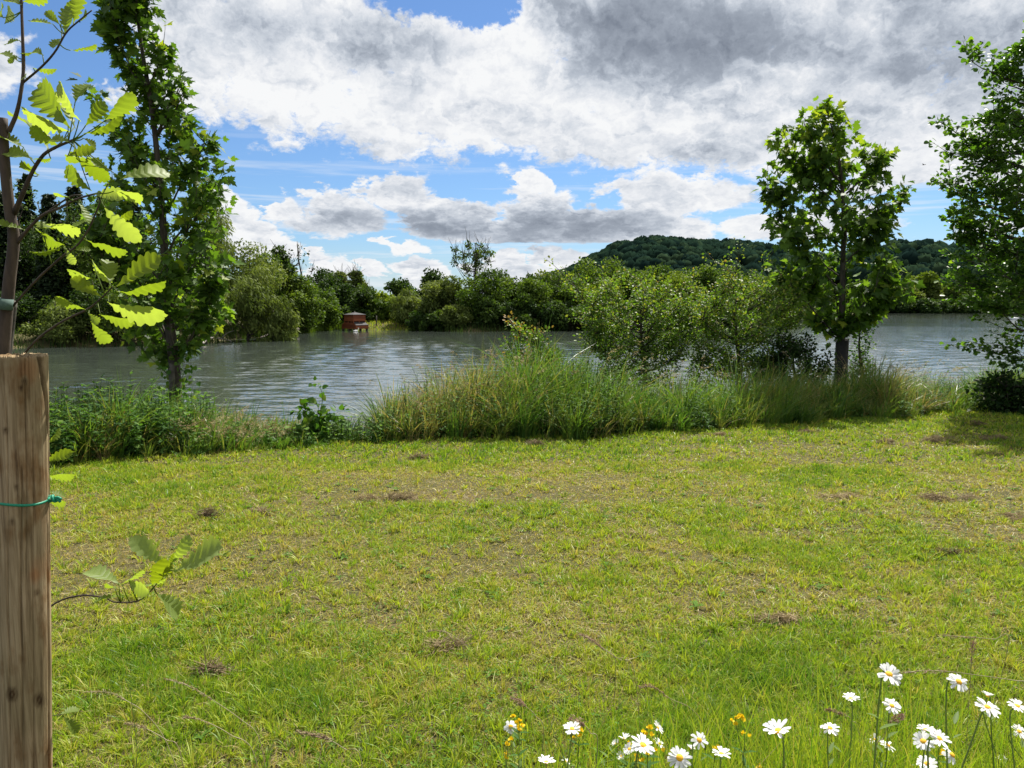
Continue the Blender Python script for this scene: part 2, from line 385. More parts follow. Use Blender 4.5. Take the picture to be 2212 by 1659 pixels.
def wav(sx, sy, rot, detail, rough=.55):
    mp = N(nt, 'ShaderNodeMapping'); mp.inputs['Scale'].default_value = (sx, sy, 1); mp.inputs['Rotation'].default_value = (0, 0, rot)
    L(tc.outputs['Object'], mp.inputs[0]); a = N(nt, 'ShaderNodeTexNoise'); a.inputs['Scale'].default_value = 1
    a.inputs['Detail'].default_value = detail; a.inputs['Roughness'].default_value = rough; L(mp.outputs[0], a.inputs['Vector']); return a.outputs[0]
def math_(op, a, b=None, c=None):
    n = N(nt, 'ShaderNodeMath', operation=op)
    for k, v in enumerate((a, b, c)):
        if v is None: continue
        if isinstance(v, (int, float)): n.inputs[k].default_value = v
        else: L(v, n.inputs[k])
    return n.outputs[0]
gust = wav(.05, .16, .05, 3)
att = N(nt, 'ShaderNodeAttribute', attribute_name='tint')
amp = math_('MULTIPLY', math_('SUBTRACT', 1.0, math_('MULTIPLY', att.outputs['Fac'], .93)), math_('MULTIPLY_ADD', gust, 1.5, .25))
def height(dx, dy):
    v = N(nt, 'ShaderNodeVectorMath', operation='ADD'); L(tc.outputs['Object'], v.inputs[0]); v.inputs[1].default_value = (dx, dy, 0)
    r_ = None
    for sx_, sy_, rot, am, det in ((5.0, 8.0, .10, .009, 3), (1.6, 2.6, -.12, .010, 2)):
        mp = N(nt, 'ShaderNodeMapping'); mp.inputs['Scale'].default_value = (sx_, sy_, 1); mp.inputs['Rotation'].default_value = (0, 0, rot); L(v.outputs[0], mp.inputs[0])
        a = N(nt, 'ShaderNodeTexNoise', noise_dimensions='2D'); a.inputs['Scale'].default_value = 1; a.inputs['Detail'].default_value = det; a.inputs['Roughness'].default_value = .5; L(mp.outputs[0], a.inputs['Vector'])
        x = math_('MULTIPLY', a.outputs[0], am); r_ = x if r_ is None else math_('ADD', r_, x)
    return r_
EPS = .02
h0, hx, hy = height(0, 0), height(EPS, 0), height(0, EPS)
nx_ = math_('MULTIPLY', math_('MULTIPLY', math_('SUBTRACT', h0, hx), 1 / EPS), amp); ny_ = math_('MULTIPLY', math_('MULTIPLY', math_('SUBTRACT', h0, hy), 1 / EPS), amp)
cn0 = N(nt, 'ShaderNodeCombineXYZ'); L(nx_, cn0.inputs[0]); L(ny_, cn0.inputs[1]); cn0.inputs[2].default_value = 0
gn = N(nt, 'ShaderNodeNewGeometry'); cn = N(nt, 'ShaderNodeVectorMath', operation='ADD'); L(cn0.outputs[0], cn.inputs[0]); L(gn.outputs['Normal'], cn.inputs[1])
nn = N(nt, 'ShaderNodeVectorMath', operation='NORMALIZE'); L(cn.outputs[0], nn.inputs[0])
p = N(nt, 'ShaderNodeBsdfPrincipled', Roughness=.04); p.inputs['Base Color'].default_value = (.042, .052, .042, 1); p.inputs['IOR'].default_value = 1.6
L(nn.outputs[0], p.inputs['Normal'])
L(p.outputs[0], out.inputs[0])
w = mb.build('water', m); w['kind'] = 'structure'

# ------------------------------------------------------------------ hill and woods beyond
def wooded_hill(name, prof, Y, depth, base_z, crown_r, dens, label, lpc, lsize, mat):
    """terrain ridge whose outline follows prof (picture points), with a mass of crowns on it"""
    P = np.array([at(x, y, Y) for x, y in prof]); xs = np.linspace(P[0, 0], P[-1, 0], 60)
    top = np.interp(xs, P[:, 0], P[:, 2]) - crown_r * 1.2
    ts = np.linspace(0, 1, 16); f = np.sin(np.clip(ts * .5 / .5, 0, 1) * math.pi / 2)
    HX, HT = np.meshgrid(xs, ts)
    HY = Y - depth * (1 - HT); HZ = base_z + (np.tile(top, (16, 1)) - base_z) * np.sin(HT * math.pi / 2) + (n1(HX, HY, .02) - .5) * crown_r
    back = np.column_stack([xs, np.full(60, Y + depth), np.full(60, base_z)])
    V = np.vstack([np.column_stack([HX.ravel(), HY.ravel(), HZ.ravel()]), back])
    i = np.arange(16)[:, None] * 60 + np.arange(59)[None]; q = np.stack([i, i + 1, i + 61, i + 60], -1).reshape(-1, 4)
    mb = MB(); mb.add(V, [q]); o = mb.build('hill' if 'hill' in name else 'rise', M['hillsoil']); o['kind'] = 'structure'
    n = dens; cx = rng.uniform(xs[0], xs[-1], n); ct = rng.random(n) ** .8
    cz = base_z + (np.interp(cx, xs, top) - base_z) * np.sin(ct * math.pi / 2) + crown_r * .3
    cy = Y - depth * (1 - ct); cr = crown_r * rng.uniform(.55, 1.3, n)
    ctint = rng.random(n)
    d = rdir(n * lpc); d[:, 2] = np.abs(d[:, 2]) * 1.1 - .15; d = unit(d)
    pos = np.repeat(np.column_stack([cx, cy, cz]), lpc, 0) + d * np.repeat(cr, lpc)[:, None] * [1, 1, 1.15] * rng.uniform(.8, 1.08, (n * lpc, 1))
    mb = MB()
    nu, nv = 13, 7; uu, vv = np.meshgrid(np.arange(nu) / nu * 6.283, np.linspace(-.45, 1.5, nv))
    sph = np.stack([np.cos(uu) * np.cos(vv), np.sin(uu) * np.cos(vv), np.sin(vv)], -1).reshape(-1, 3)
    ii = np.arange(nv - 1)[:, None] * nu + np.arange(nu)[None]; i2 = np.arange(nv - 1)[:, None] * nu + (np.arange(nu)[None] + 1) % nu
    sq = np.stack([ii, i2, i2 + nu, ii + nu], -1).reshape(-1, 4)
    dsp = 1 + .34 * (np.random.default_rng(3).random((n, len(sph))) - .5)
    Vs_ = np.column_stack([cx, cy, cz])[:, None] + sph[None] * dsp[..., None] * (cr * .97)[:, None, None] * [1, 1, 1.12]
    mb.add(Vs_.reshape(-1, 3), [(sq[None] + (np.arange(n) * len(sph))[:, None, None]).reshape(-1, 4)], np.repeat(ctint * .9, len(sph)))
    nrm = unit(d + rdir(n * lpc) * .25); axd = np.cross(nrm, rdir(n * lpc))
    leaves(mb, QUAD, pos, axd, nrm, lsize * rng.uniform(.6, 1.3, n * lpc), np.clip(np.repeat(ctint, lpc) * .9 + rng.random(n * lpc) * .1, 0, 1))
    o = mb.build('woodland', mat); tag(o, label, 'woodland', kind='stuff')
M['hillsoil'] = noisemat('woodland_floor', [(.3, (.008, .016, .006)), (.7, (.02, .034, .012))], (.05, .05, .05), .95, 0)
wooded_hill('hill', [(1150, 612), (1230, 585), (1280, 558), (1335, 530), (1400, 517), (1470, 524), (1560, 527), (1640, 536), (1700, 548), (1800, 570), (1900, 590), (2050, 612)], 720, 170, 0, 7.2, 2000,
            'dark wooded hill rising far off behind the lakeside trees', 45, 1.5, M['hillw'])
wooded_hill('rise', [(1780, 560), (1860, 540), (1930, 531), (2010, 530), (2100, 534), (2212, 545), (2400, 560)], 330, 55, 0, 4.4, 420,
            'dark wood on the rise beyond the far right shore', 110, .75, M['hillw'])

# ------------------------------------------------------------------ trees on the far banks
def far_tree(px, base_y, top_y, hw, Y, kind, label, name='bank_tree', n=5200, mat=None, lean=0, group='trees on the far bank', low=.05, cat='tree', ls=None):
    base = at(px, 700, Y); gzv = float(groundz([base[0]], [Y])[0]); base = np.array([base[0], Y, gzv])
    H = at(px, top_y, Y)[2] - gzv; H *= 1.05; rx = hw * 1.15 / F * Y; n = int(n * 1.3)
    t = thing(name, base, label, cat, group)
    tr = MB()
    top = base + [lean * H + rng.normal() * .04 * H, 0, H * .93]
    tube(tr, curve(base - [0, 0, .2], top, (rng.normal() * .03 * H, 0, 0), 8, .01 * H), [max(.05, H * .022), .02], 7)
    cr = MB(); ls = ls or max(.13, Y * .0030)
    if kind == 'spruce':
        lv = np.linspace(.04, .98, 26)
        for f in lv:
            rr = rx * (1 - f) ** .85 + .08; k = max(5, int(12 * (1 - f) + 4))
            for a in np.arange(k) / k * 6.283 + rng.random() * 6:
                r_ = rr * rng.uniform(.7, 1.12); s = base + [0, 0, H * f]
                e = s + [math.cos(a) * r_, math.sin(a) * r_, -.32 * r_ + rng.normal() * .08]
                m_ = int(n / 26 / 5); tt = rng.random(m_) ** .7
                pos = s + (e - s) * tt[:, None] + rng.normal(size=(m_, 3)) * .05 * [1, 1, .6]
                ax_ = unit((e - s) + rdir(m_) * np.linalg.norm(e - s) * .7 - [0, 0, .25 * r_])
                leaves(cr, QUAD, pos, ax_, unit(rdir(m_) * .7 + [0, 0, 1]), ls * 2.2 * rng.uniform(.6, 1.2, m_), rng.random(m_))
    else:
        nc = {'round': 34, 'willow': 40, 'shrub': 26, 'sparse': 26, 'poplar': 30, 'dead': 10}[kind]
        lo = low * H; cz = (H + lo) / 2; rz = (H - lo) / 2
        cc = []
        for _ in range(nc):
            d = rdir(1)[0]; r_ = rng.random() ** .45 * .88
            p_ = d * r_
            if low < .03 and p_[2] < 0: p_[:2] /= math.sqrt(max(.12, 1 - min(.95, abs(p_[2]) / .88) ** 2)); p_[:2] *= min(1, .95 / max(.01, np.linalg.norm(p_[:2])))
            cc.append(base + [lean * (cz + p_[2] * rz) + p_[0] * rx, p_[1] * rx, cz + p_[2] * rz])
        cc = np.array(cc); cr_ = (rx * .5 + rz * .5) * rng.uniform(.17, .40, nc) * (1.0 if kind != 'sparse' else .5)
        for k in range(nc):                       # limbs to the clumps
            hA = np.clip((cc[k][2] - base[2] - np.linalg.norm((cc[k] - base)[:2]) * .9) / H, .06, .85)
            s = base + (top - base) * hA
            tube(tr, curve(s, cc[k], (0, 0, -.08 * H), 5, .01 * H), [H * .008, .012], 5)
        if kind in ('sparse', 'dead'):
            for k in range(nc * 7):
                q_ = cc[rng.integers(nc)]; e = q_ + rdir(1)[0] * [.5, .5, .8] * rx * .6 + [0, 0, rx * .25]
                tube(tr, curve(q_, e, (0, 0, 0), 4, .02), [.025, .008], 4)
        w_ = cr_ ** 2; w_ /= w_.sum(); who = rng.choice(nc, n, p=w_); d = rdir(n)
        rr = cr_[who][:, None] * rng.uniform(.55, 1.12, (n, 1))
        pos = cc[who] + d * rr * [1, 1, .85]
        pos[:, 2] = np.maximum(pos[:, 2], base[2] + .02)
        ti = np.clip(rng.random(nc)[who] * .6 + rng.random(n) * .5 - .05, 0, 1)
        if kind == 'willow':
            ax_ = unit(rdir(n) * .7 + [0.25, 0, -.8]); nrm = unit(d + rdir(n) * .8)
            leaves(cr, SLIM, pos, ax_, nrm, ls * 2.1 * rng.uniform(.6, 1.3, n), ti)
        else:
            nrm = unit(d * .7 + rdir(n) * .8 + [0, 0, .35]); ax_ = unit(np.cross(nrm, rdir(n)) + d * .3)
            leaves(cr, QUAD, pos, ax_, nrm, ls * 1.25 * rng.uniform(.6, 1.3, n), ti)
    tr.build('trunk', M['bark'], t); cr.build('crown', mat, t)
    return t

A = far_tree
SPR = 'dark spruces on the left bank'
for px, ty, hw, Y, lb in [(18, 425, 44, 47, 'dark spruce at the left picture edge behind the sapling stem'), (72, 400, 42, 50, 'tall dark spruce second from the left edge'),
                          (122, 430, 40, 46, 'dark spruce between the sapling stem and its leafy branches'), (176, 415, 44, 51, 'dark spruce behind the yellow oak leaves'),
                          (238, 430, 44, 48, 'dark spruce just left of the tall columnar maple'), (300, 420, 46, 52, 'dark spruce hidden behind the columnar maple crown')]:
    A(px, 745, ty, hw, Y, 'spruce', lb, 'spruce', 5200, M['spruce'], group=SPR)
for px, ty, hw, Y, mk_, lb in [(40, 415, 70, 48, 'fard', 'broad dark tree between the first two spruces on the left'), (150, 425, 75, 47, 'fard', 'broad dark tree under the spruces left of the columnar maple'), (245, 450, 66, 47, 'far', 'mid green tree close to the left side of the columnar maple'),
                               (330, 440, 60, 48, 'fard', 'tall dark tree hidden by the columnar maple foliage'), (560, 545, 56, 55, 'far', 'rounded green tree filling the left bank behind the yellowish willow'), (625, 575, 48, 58, 'far', 'rounded mid green tree right of the rounded willow'),
                               (690, 615, 40, 63, 'far', 'low rounded green tree between bright green tree and duck house'), (700, 590, 34, 70, 'fard', 'dark tree peeking out behind the bright green tree'), (800, 655, 40, 70, 'far', 'green bushes right behind the duck house'),
                               (740, 665, 44, 67, 'fard', 'dark bushes low behind the left side of the duck house'), (860, 655, 36, 69, 'far', 'green bush at the back edge of the meadow')]:
    A(px, 740, ty, hw, Y, 'round', lb, 'bank_tree', 4600, M[mk_], low=0)
SH = 'shrubs along the left shore'
A(30, 750, 610, 75, 41.5, 'shrub', 'grey-green shrub at the far left shoreline below the spruces', 'shrub', 4200, M['fard'], group=SH, low=0, cat='shrub')
A(120, 750, 640, 62, 40, 'shrub', 'dull grey willow bush at the waterline left of the columnar maple', 'shrub', 3800, M['farw'], group=SH, low=0, cat='shrub')
A(205, 748, 600, 66, 41.5, 'shrub', 'dark shrub above the water between sapling and columnar maple', 'shrub', 4200, M['fard'], group=SH, low=0, cat='shrub')
A(275, 747, 625, 58, 41, 'shrub', 'shrub over the water directly behind the columnar maple trunk', 'shrub', 3600, M['far'], group=SH, low=0, cat='shrub')
A(372, 742, 540, 72, 44, 'round', 'broad dark tree behind the columnar maple', 'bank_tree', 5000, M['fard'])
A(455, 740, 408, 52, 50, 'willow', 'tall weeping willow whose top shows right of the columnar maple', 'willow', 6500, M['farw'])
A(440, 738, 620, 60, 44, 'shrub', 'olive shrub at the waterline right of the columnar maple', 'shrub', 3800, M['farw'], group=SH, low=0, cat='shrub')
A(530, 735, 532, 66, 51, 'round', 'tall rounded willow with a grey-green top on the left bank', 'willow', 6000, M['farw'])
A(535, 735, 585, 58, 46, 'willow', 'yellowish willow leaning over the water on the left bank', 'willow', 5600, M['farw'], lean=.1)
A(596, 728, 645, 42, 46, 'willow', 'low pale willow drooping to the water left of the grassy shore', 'willow', 3600, M['farw'], low=0)
A(604, 715, 535, 52, 58, 'sparse', 'dark half-bare tree with thin twigs on the left bank', 'bank_tree', 4200, M['fard'])
A(648, 710, 522, 34, 60, 'dead', 'dead tree of bare upright grey twigs on the left bank', 'dead_tree', 160, M['fard'])
A(575, 715, 575, 52, 58, 'round', 'dark tree filling behind the pale drooping willow', 'bank_tree', 4400, M['fard'])
A(655, 706, 607, 44, 58, 'round', 'bright green rounded tree left of the duck house', 'bank_tree', 4400, M['far'])
A(726, 700, 592, 34, 68, 'round', 'dark tree directly behind the left side of the duck house', 'bank_tree', 4200, M['fard'])
A(768, 700, 574, 46, 72, 'sparse', 'airy olive tree standing highest behind the duck house', 'bank_tree', 5200, M['farw'], low=.1)
A(768, 700, 620, 50, 69, 'round', 'dark bushy tree behind the duck house roof', 'bank_tree', 4600, M['fard'], low=0)
A(812, 700, 628, 30, 74, 'round', 'yellow-green tree to the right behind the duck house', 'bank_tree', 3400, M['fary'], low=0)
A(845, 698, 640, 36, 80, 'round', 'bright yellow-green bushes beyond the small meadow', 'bank_tree', 3400, M['fary'], low=0)
A(868, 690, 604, 27, 150, 'round', 'small round dark tree far off above the meadow', 'bank_tree', 2600, M['fard'], low=.1)
A(795, 690, 640, 26, 130, 'round', 'distant low green trees in the gap by the duck house', 'bank_tree', 2000, M['far'], low=0)
A(830, 690, 645, 30, 140, 'round', 'distant pale trees in the gap above the meadow', 'bank_tree', 2000, M['farw'], low=0)
A(905, 690, 632, 28, 140, 'round', 'distant green trees just right of the small round tree', 'bank_tree', 2000, M['far'], low=0)
A(886, 714, 628, 44, 66, 'willow', 'pale olive willow bush right of the meadow', 'willow', 4600, M['farw'], low=0)
A(940, 712, 580, 27, 70, 'round', 'narrow dark tree poking above the willows left of centre', 'bank_tree', 3800, M['fard'])
A(958, 716, 600, 42, 64.5, 'poplar', 'pale green pointed willow on the central shore', 'willow', 5600, M['farw'], low=0)
A(925, 718, 668, 40, 62.5, 'shrub', 'greyish bush touching the water at the corner of the central shore', 'shrub', 3400, M['fard'], group='bushes on the central shore', low=0, cat='shrub')
A(978, 718, 655, 34, 62, 'shrub', 'grey-green bush with pale flower heads on the central shore', 'shrub', 3000, M['farw'], group='bushes on the central shore', low=0, cat='shrub')
A(1022, 712, 520, 48, 72, 'sparse', 'thin tall tree with sparse leaves against the sky', 'bank_tree', 620, M['far'], low=.5)
cen = [(1040, 588, 54, 64, 'far', 'dense green tree below the thin sparse tree'), (1092, 592, 50, 66, 'far', 'second dense green tree from the thin sparse tree'),
       (1062, 640, 48, 62.5, 'fard', 'dark low tree overhanging the water at centre'), (1140, 583, 50, 70, 'fard', 'dark tree behind the middle of the central bank'),
       (1150, 612, 46, 64, 'far', 'mid green tree over the water left of the hawthorn bush'), (1190, 588, 44, 72, 'farw', 'greyer tree in the back row left of the hawthorn bush'),
       (1130, 655, 50, 62.5, 'fard', 'dark shrubby tree at the waterline at picture centre'), (1215, 592, 48, 66, 'far', 'green tree just left of the hawthorn bush top'),
       (1215, 650, 52, 63, 'fard', 'dark tree at the waterline left of the hawthorn bush'), (1262, 574, 46, 74, 'far', 'tree below the left foot of the hill'),
       (1290, 598, 50, 66, 'fary', 'light green tree behind the left side of the hawthorn bush'), (1330, 572, 44, 76, 'far', 'tree below the hill top on its left'),
       (1300, 655, 52, 63.5, 'fard', 'dark waterside tree behind the hawthorn bush'), (1372, 585, 46, 70, 'far', 'tree showing above the hawthorn bush'),
       (1420, 580, 46, 74, 'far', 'tree in the gap between the two hawthorn bushes'), (1385, 650, 52, 64.5, 'fard', 'dark tree low behind the hawthorn stems'),
       (1470, 592, 48, 70, 'fary', 'light green tree between the two hawthorns'), (1515, 572, 44, 76, 'far', 'tree showing above the second hawthorn on its left'),
       (1465, 655, 50, 66, 'fard', 'dark tree at the waterline between the hawthorns'), (1570, 580, 46, 78, 'far', 'tree behind the top of the second hawthorn'),
       (1620, 575, 46, 84, 'far', 'tree right behind the second hawthorn'), (1545, 640, 52, 72, 'fard', 'dark tree low behind the second hawthorn'),
       (1670, 585, 48, 92, 'far', 'tree between the second hawthorn and the right maple'), (1625, 645, 50, 86, 'fard', 'dark low tree at the tip of the wooded point'),
       (1725, 590, 50, 110, 'far', 'tree behind the left edge of the right maple'), (1690, 640, 46, 104, 'fard', 'low dark tree behind the foot of the right maple')]
for px, ty, hw, Y, mk_, lb in cen:
    A(px, 716, ty, hw, Y, 'round' if ty < 630 else 'shrub', lb, 'bank_tree', 4700, M[mk_], group='trees on the central bank', low=0)
rt = [(1795, 620, 40, 178, 'far', 'far shore tree behind the right maple trunk'), (1850, 612, 40, 176, 'fard', 'dark far shore tree at the right side of the right maple'),
      (1905, 618, 34, 174, 'far', 'far shore bush just right of the right maple'), (1952, 622, 34, 175, 'farw', 'olive far shore bush between maple and alder'),
      (1990, 585, 27, 180, 'fary', 'yellowish tree standing highest on the far right shore'), (2035, 612, 32, 178, 'farw', 'olive far shore tree at the left edge of the alder'),
      (2085, 610, 36, 176, 'far', 'far shore tree seen through the alder leaves'), (2150, 612, 38, 178, 'far', 'far shore tree behind the alder crown'), (2215, 615, 38, 178, 'fard', 'far shore tree at the right picture edge'),
      (1925, 648, 40, 171, 'fard', 'low dark bush at the far right waterline near the maple'), (2000, 645, 42, 171, 'fard', 'low dark bush at the far waterline below the yellowish tree'),
      (2075, 645, 42, 171, 'fard', 'low dark bush at the far waterline behind the alder'), (2165, 645, 50, 171, 'fard', 'low dark bush at the far waterline at the right edge')]
for px, ty, hw, Y, mk_, lb in rt:
    A(px, 677, ty, hw, Y, 'round' if ty < 630 else 'shrub', lb, 'bank_tree', 3600, M[mk_], group='trees on the far right shore', low=0)

# grass along the far shore
def far_grass(name, spots, n, h0, h1, label, mat, wd=.05):
    mb = MB()
    P = []
    for (xa, xb, y0, y1) in spots: P.append(np.column_stack([rng.uniform(xa, xb, n), rng.uniform(y0, y1, n)]))
    P = np.vstack(P); s_ = sdist(P[:, 0], P[:, 1]); P = P[s_ > .1]; s_ = s_[s_ > .1]
    z = groundz(P[:, 0], P[:, 1], s_); k = len(P)
    blades(mb, np.column_stack([P, z - .02]), rng.uniform(h0, h1, k), rdir(k)[:, :2], rng.uniform(.1, .7, k), wd, np.clip(rng.normal(.5, .25, k), 0, 1), 2)
    o = mb.build(name, mat); tag(o, label, 'grass', kind='stuff')
x0 = lambda p, Y: at(p, 700, Y)[0]
far_grass('shore_grass', [(x0(610, 60), x0(745, 60), 50, 66)], 16000, .25, .75, 'green rough grass on the shore left of the duck house', M['far'])
far_grass('meadow_grass', [(x0(785, 68), x0(905, 68), 60, 84)], 9000, .08, .28, 'sunlit pale meadow grass on the shore right of the duck house', M['lawn'])
far_grass('waterside_rushes', [(x0(-60, 45), x0(620, 45), 34, 54), (x0(905, 62), x0(1500, 62), 58, 70)], 7000, .2, .7, 'dark rushes under the trees along the far waterline', M['fard'])
fp = at(813, 700, 66); fz = float(groundz([fp[0]], [66])[0])
mb = MB(); tube(mb, [[fp[0], 66, fz - .1], [fp[0] + .02, 66, fz + .95]], [.05, .045], 8); tag(mb.build('fence_post', M['leg']), 'short dark post in the meadow right of the duck house', 'post')

# driftwood and fallen log at the left shore
mb = MB()
P0 = [gz(436, 744, WZ), gz(455, 741, WZ), gz(478, 737, WZ), gz(500, 739, WZ)]
pts = spline([P0[0] + [0, 0, .02], P0[1] + [0, 0, .28], P0[2] + [0, 0, .15], P0[3] + [0, 0, .05]], 16); tube(mb, pts, [.07, .05, .02], 7)
for k in (4, 7, 10): tube(mb, curve(pts[k], pts[k] + np.array([rng.normal() * .3 + .3, .1, .45]), (0, 0, .1), 6), [.03, .01], 5)
tag(mb.build('driftwood_branch', M['dead']), 'pale bare driftwood branch at the waterline right of the columnar maple', 'branch')
mb = MB(); a_, b_ = gz(640, 722, WZ), gz(556, 733, WZ)
tube(mb, curve(a_ + [0, .5, .35], b_ + [0, 0, .05], (0, 0, .12), 9, .03), [.12, .05], 8)
for k in range(4): s = a_ + (b_ - a_) * (.3 + .15 * k) + np.array([0, .2, .25]); tube(mb, curve(s, s + np.array([-.6, rng.normal() * .3, .5]), (0, 0, .1), 5), [.04, .012], 5)
tag(mb.build('fallen_log', M['bark']), 'dark fallen branch lying into the water below the pale willow', 'log')

# ------------------------------------------------------------------ duck house
DY = 62.5
dc = at(767, 715, DY); O = np.array([dc[0], DY, WZ])
th = R(-41)                      # long side e1 runs to the right and nearer; e2 runs right and away
e1 = np.array([math.cos(th), math.sin(th), 0]); e2 = np.array([-math.sin(th), math.cos(th), 0])
def DM(V): return O + V[:, :1] * e1 + V[:, 1:2] * e2 + V[:, 2:3] * np.array([0, 0, 1.])
dk = thing('duck_house', O, 'two-tier red-brown wooden duck house on short legs in the water', 'duck house')
def boards(mb, quadpts, nrow, thick=.02):
    """horizontal lapped boards filling a wall given by bottom-left, bottom-right, top-right, top-left"""
    bl, br, tr_, tl = [np.array(p_, float) for p_ in quadpts]; nr = np.cross(br - bl, tl - bl); nr /= np.linalg.norm(nr)
    for k in range(nrow):
        f0, f1 = k / nrow, (k + 1) / nrow - .004
        a = bl + (tl - bl) * f0; b = br + (tr_ - br) * f0; c = br + (tr_ - br) * f1; d = bl + (tl - bl) * f1
        V = np.array([a + nr * thick, b + nr * thick, c + nr * thick * .4, d + nr * thick * .4, a, b, c, d])
        mb.add(DM(V), [np.array([[0, 1, 2, 3], [4, 7, 6, 5], [0, 4, 5, 1], [3, 2, 6, 7], [0, 3, 7, 4], [1, 5, 6, 2]])], rng.random())
def wall4(mb, a, b, z0, z1, n):
    boards(mb, [(-a, -b, z0), (a, -b, z0), (a, -b, z1), (-a, -b, z1)], n); boards(mb, [(a, -b, z0), (a, b, z0), (a, b, z1), (a, -b, z1)], n)
    boards(mb, [(a, b, z0), (-a, b, z0), (-a, b, z1), (a, b, z1)], n); boards(mb, [(-a, b, z0), (-a, -b, z0), (-a, -b, z1), (-a, b, z1)], n)
mb = MB(); z0 = .17
lw, lt, ld = .92, .58, .62
boards(mb, [(-lw, -ld, z0), (lw, -ld, z0), (lw, -ld, z0 + .29), (-lw, -ld, z0 + .29)], 4)
boards(mb, [(-lw, -ld, z0 + .29), (lw, -ld, z0 + .29), (lt, -ld, z0 + .49), (-lt, -ld, z0 + .49)], 3)
boards(mb, [(lw, ld, z0), (-lw, ld, z0), (-lw, ld, z0 + .29), (lw, ld, z0 + .29)], 4)
boards(mb, [(lw, ld, z0 + .29), (-lw, ld, z0 + .29), (-lt, ld, z0 + .49), (lt, ld, z0 + .49)], 3)
boards(mb, [(lw, -ld, z0), (lw, ld, z0), (lw, ld, z0 + .29), (lw, -ld, z0 + .29)], 4)
boards(mb, [(-lw, ld, z0), (-lw, -ld, z0), (-lw, -ld, z0 + .29), (-lw, ld, z0 + .29)], 4)
mb.build('lower_wall', M['board'], dk, False)
for sgn in (-1, 1):
    mb = MB(); a, b = lw + .05, lt - .05; y = ld - .03
    V = np.array([[sgn * a, -y, z0 + .27], [sgn * a, y, z0 + .27], [sgn * b, y, z0 + .50], [sgn * b, -y, z0 + .50]]); V2 = V + [0, 0, .03]
    mb.add(DM(np.vstack([V, V2])), [np.array([[0, 1, 2, 3], [7, 6, 5, 4], [0, 4, 5, 1], [1, 5, 6, 2], [2, 6, 7, 3], [3, 7, 4, 0]])]); mb.build('lower_roof', M['roof'], dk, False)
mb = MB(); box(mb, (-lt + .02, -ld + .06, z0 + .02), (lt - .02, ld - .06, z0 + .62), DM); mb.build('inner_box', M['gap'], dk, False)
mb = MB(); wall4(mb, .6, .6, z0 + .60, z0 + 1.10, 7); mb.build('upper_wall', M['board'], dk, False)
mb = MB(); box(mb, (-.6, -.6, z0 + .585), (.6, .6, z0 + .598), DM); mb.build('upper_floor', M['board'], dk, False)
for k, (a, b) in enumerate([(-.55, -.57), (-.1, -.57), (.3, -.57), (.57, -.57), (.57, 0), (.57, .55), (-.55, .55)]):
    mb = MB(); box(mb, (a - .035, b - .035, z0 + .48), (a + .035, b + .035, z0 + .6), DM); mb.build('gap_post', M['board'], dk, False)
mb = MB(); r_ = .66; V = np.array([[-r_, -r_, z0 + 1.1], [r_, -r_, z0 + 1.1], [r_, r_, z0 + 1.1], [-r_, r_, z0 + 1.1], [-r_, -r_, z0 + 1.13], [r_, -r_, z0 + 1.13], [r_, r_, z0 + 1.13], [-r_, r_, z0 + 1.13], [0, 0, z0 + 1.31]])
mb.add(DM(V), [np.array([[0, 3, 2, 1], [0, 1, 5, 4], [1, 2, 6, 5], [2, 3, 7, 6], [3, 0, 4, 7]]), np.array([[4, 5, 8], [5, 6, 8], [6, 7, 8], [7, 4, 8]])])
rf = mb.build('roof', M['roof'], dk, False)
mb = MB(); tube(mb, DM(np.array([[0, 0, z0 + 1.29], [0, 0, z0 + 1.38]])), [.035, .03], 8); mb.build('finial', M['dead'], rf)
for a in (-.84, 0, .84):
    for b in (-.54, .54):
        mb = MB(); box(mb, (a - .07, b - .07, -.5), (a + .07, b + .07, z0), DM); mb.build('leg', M['leg'], dk, False)

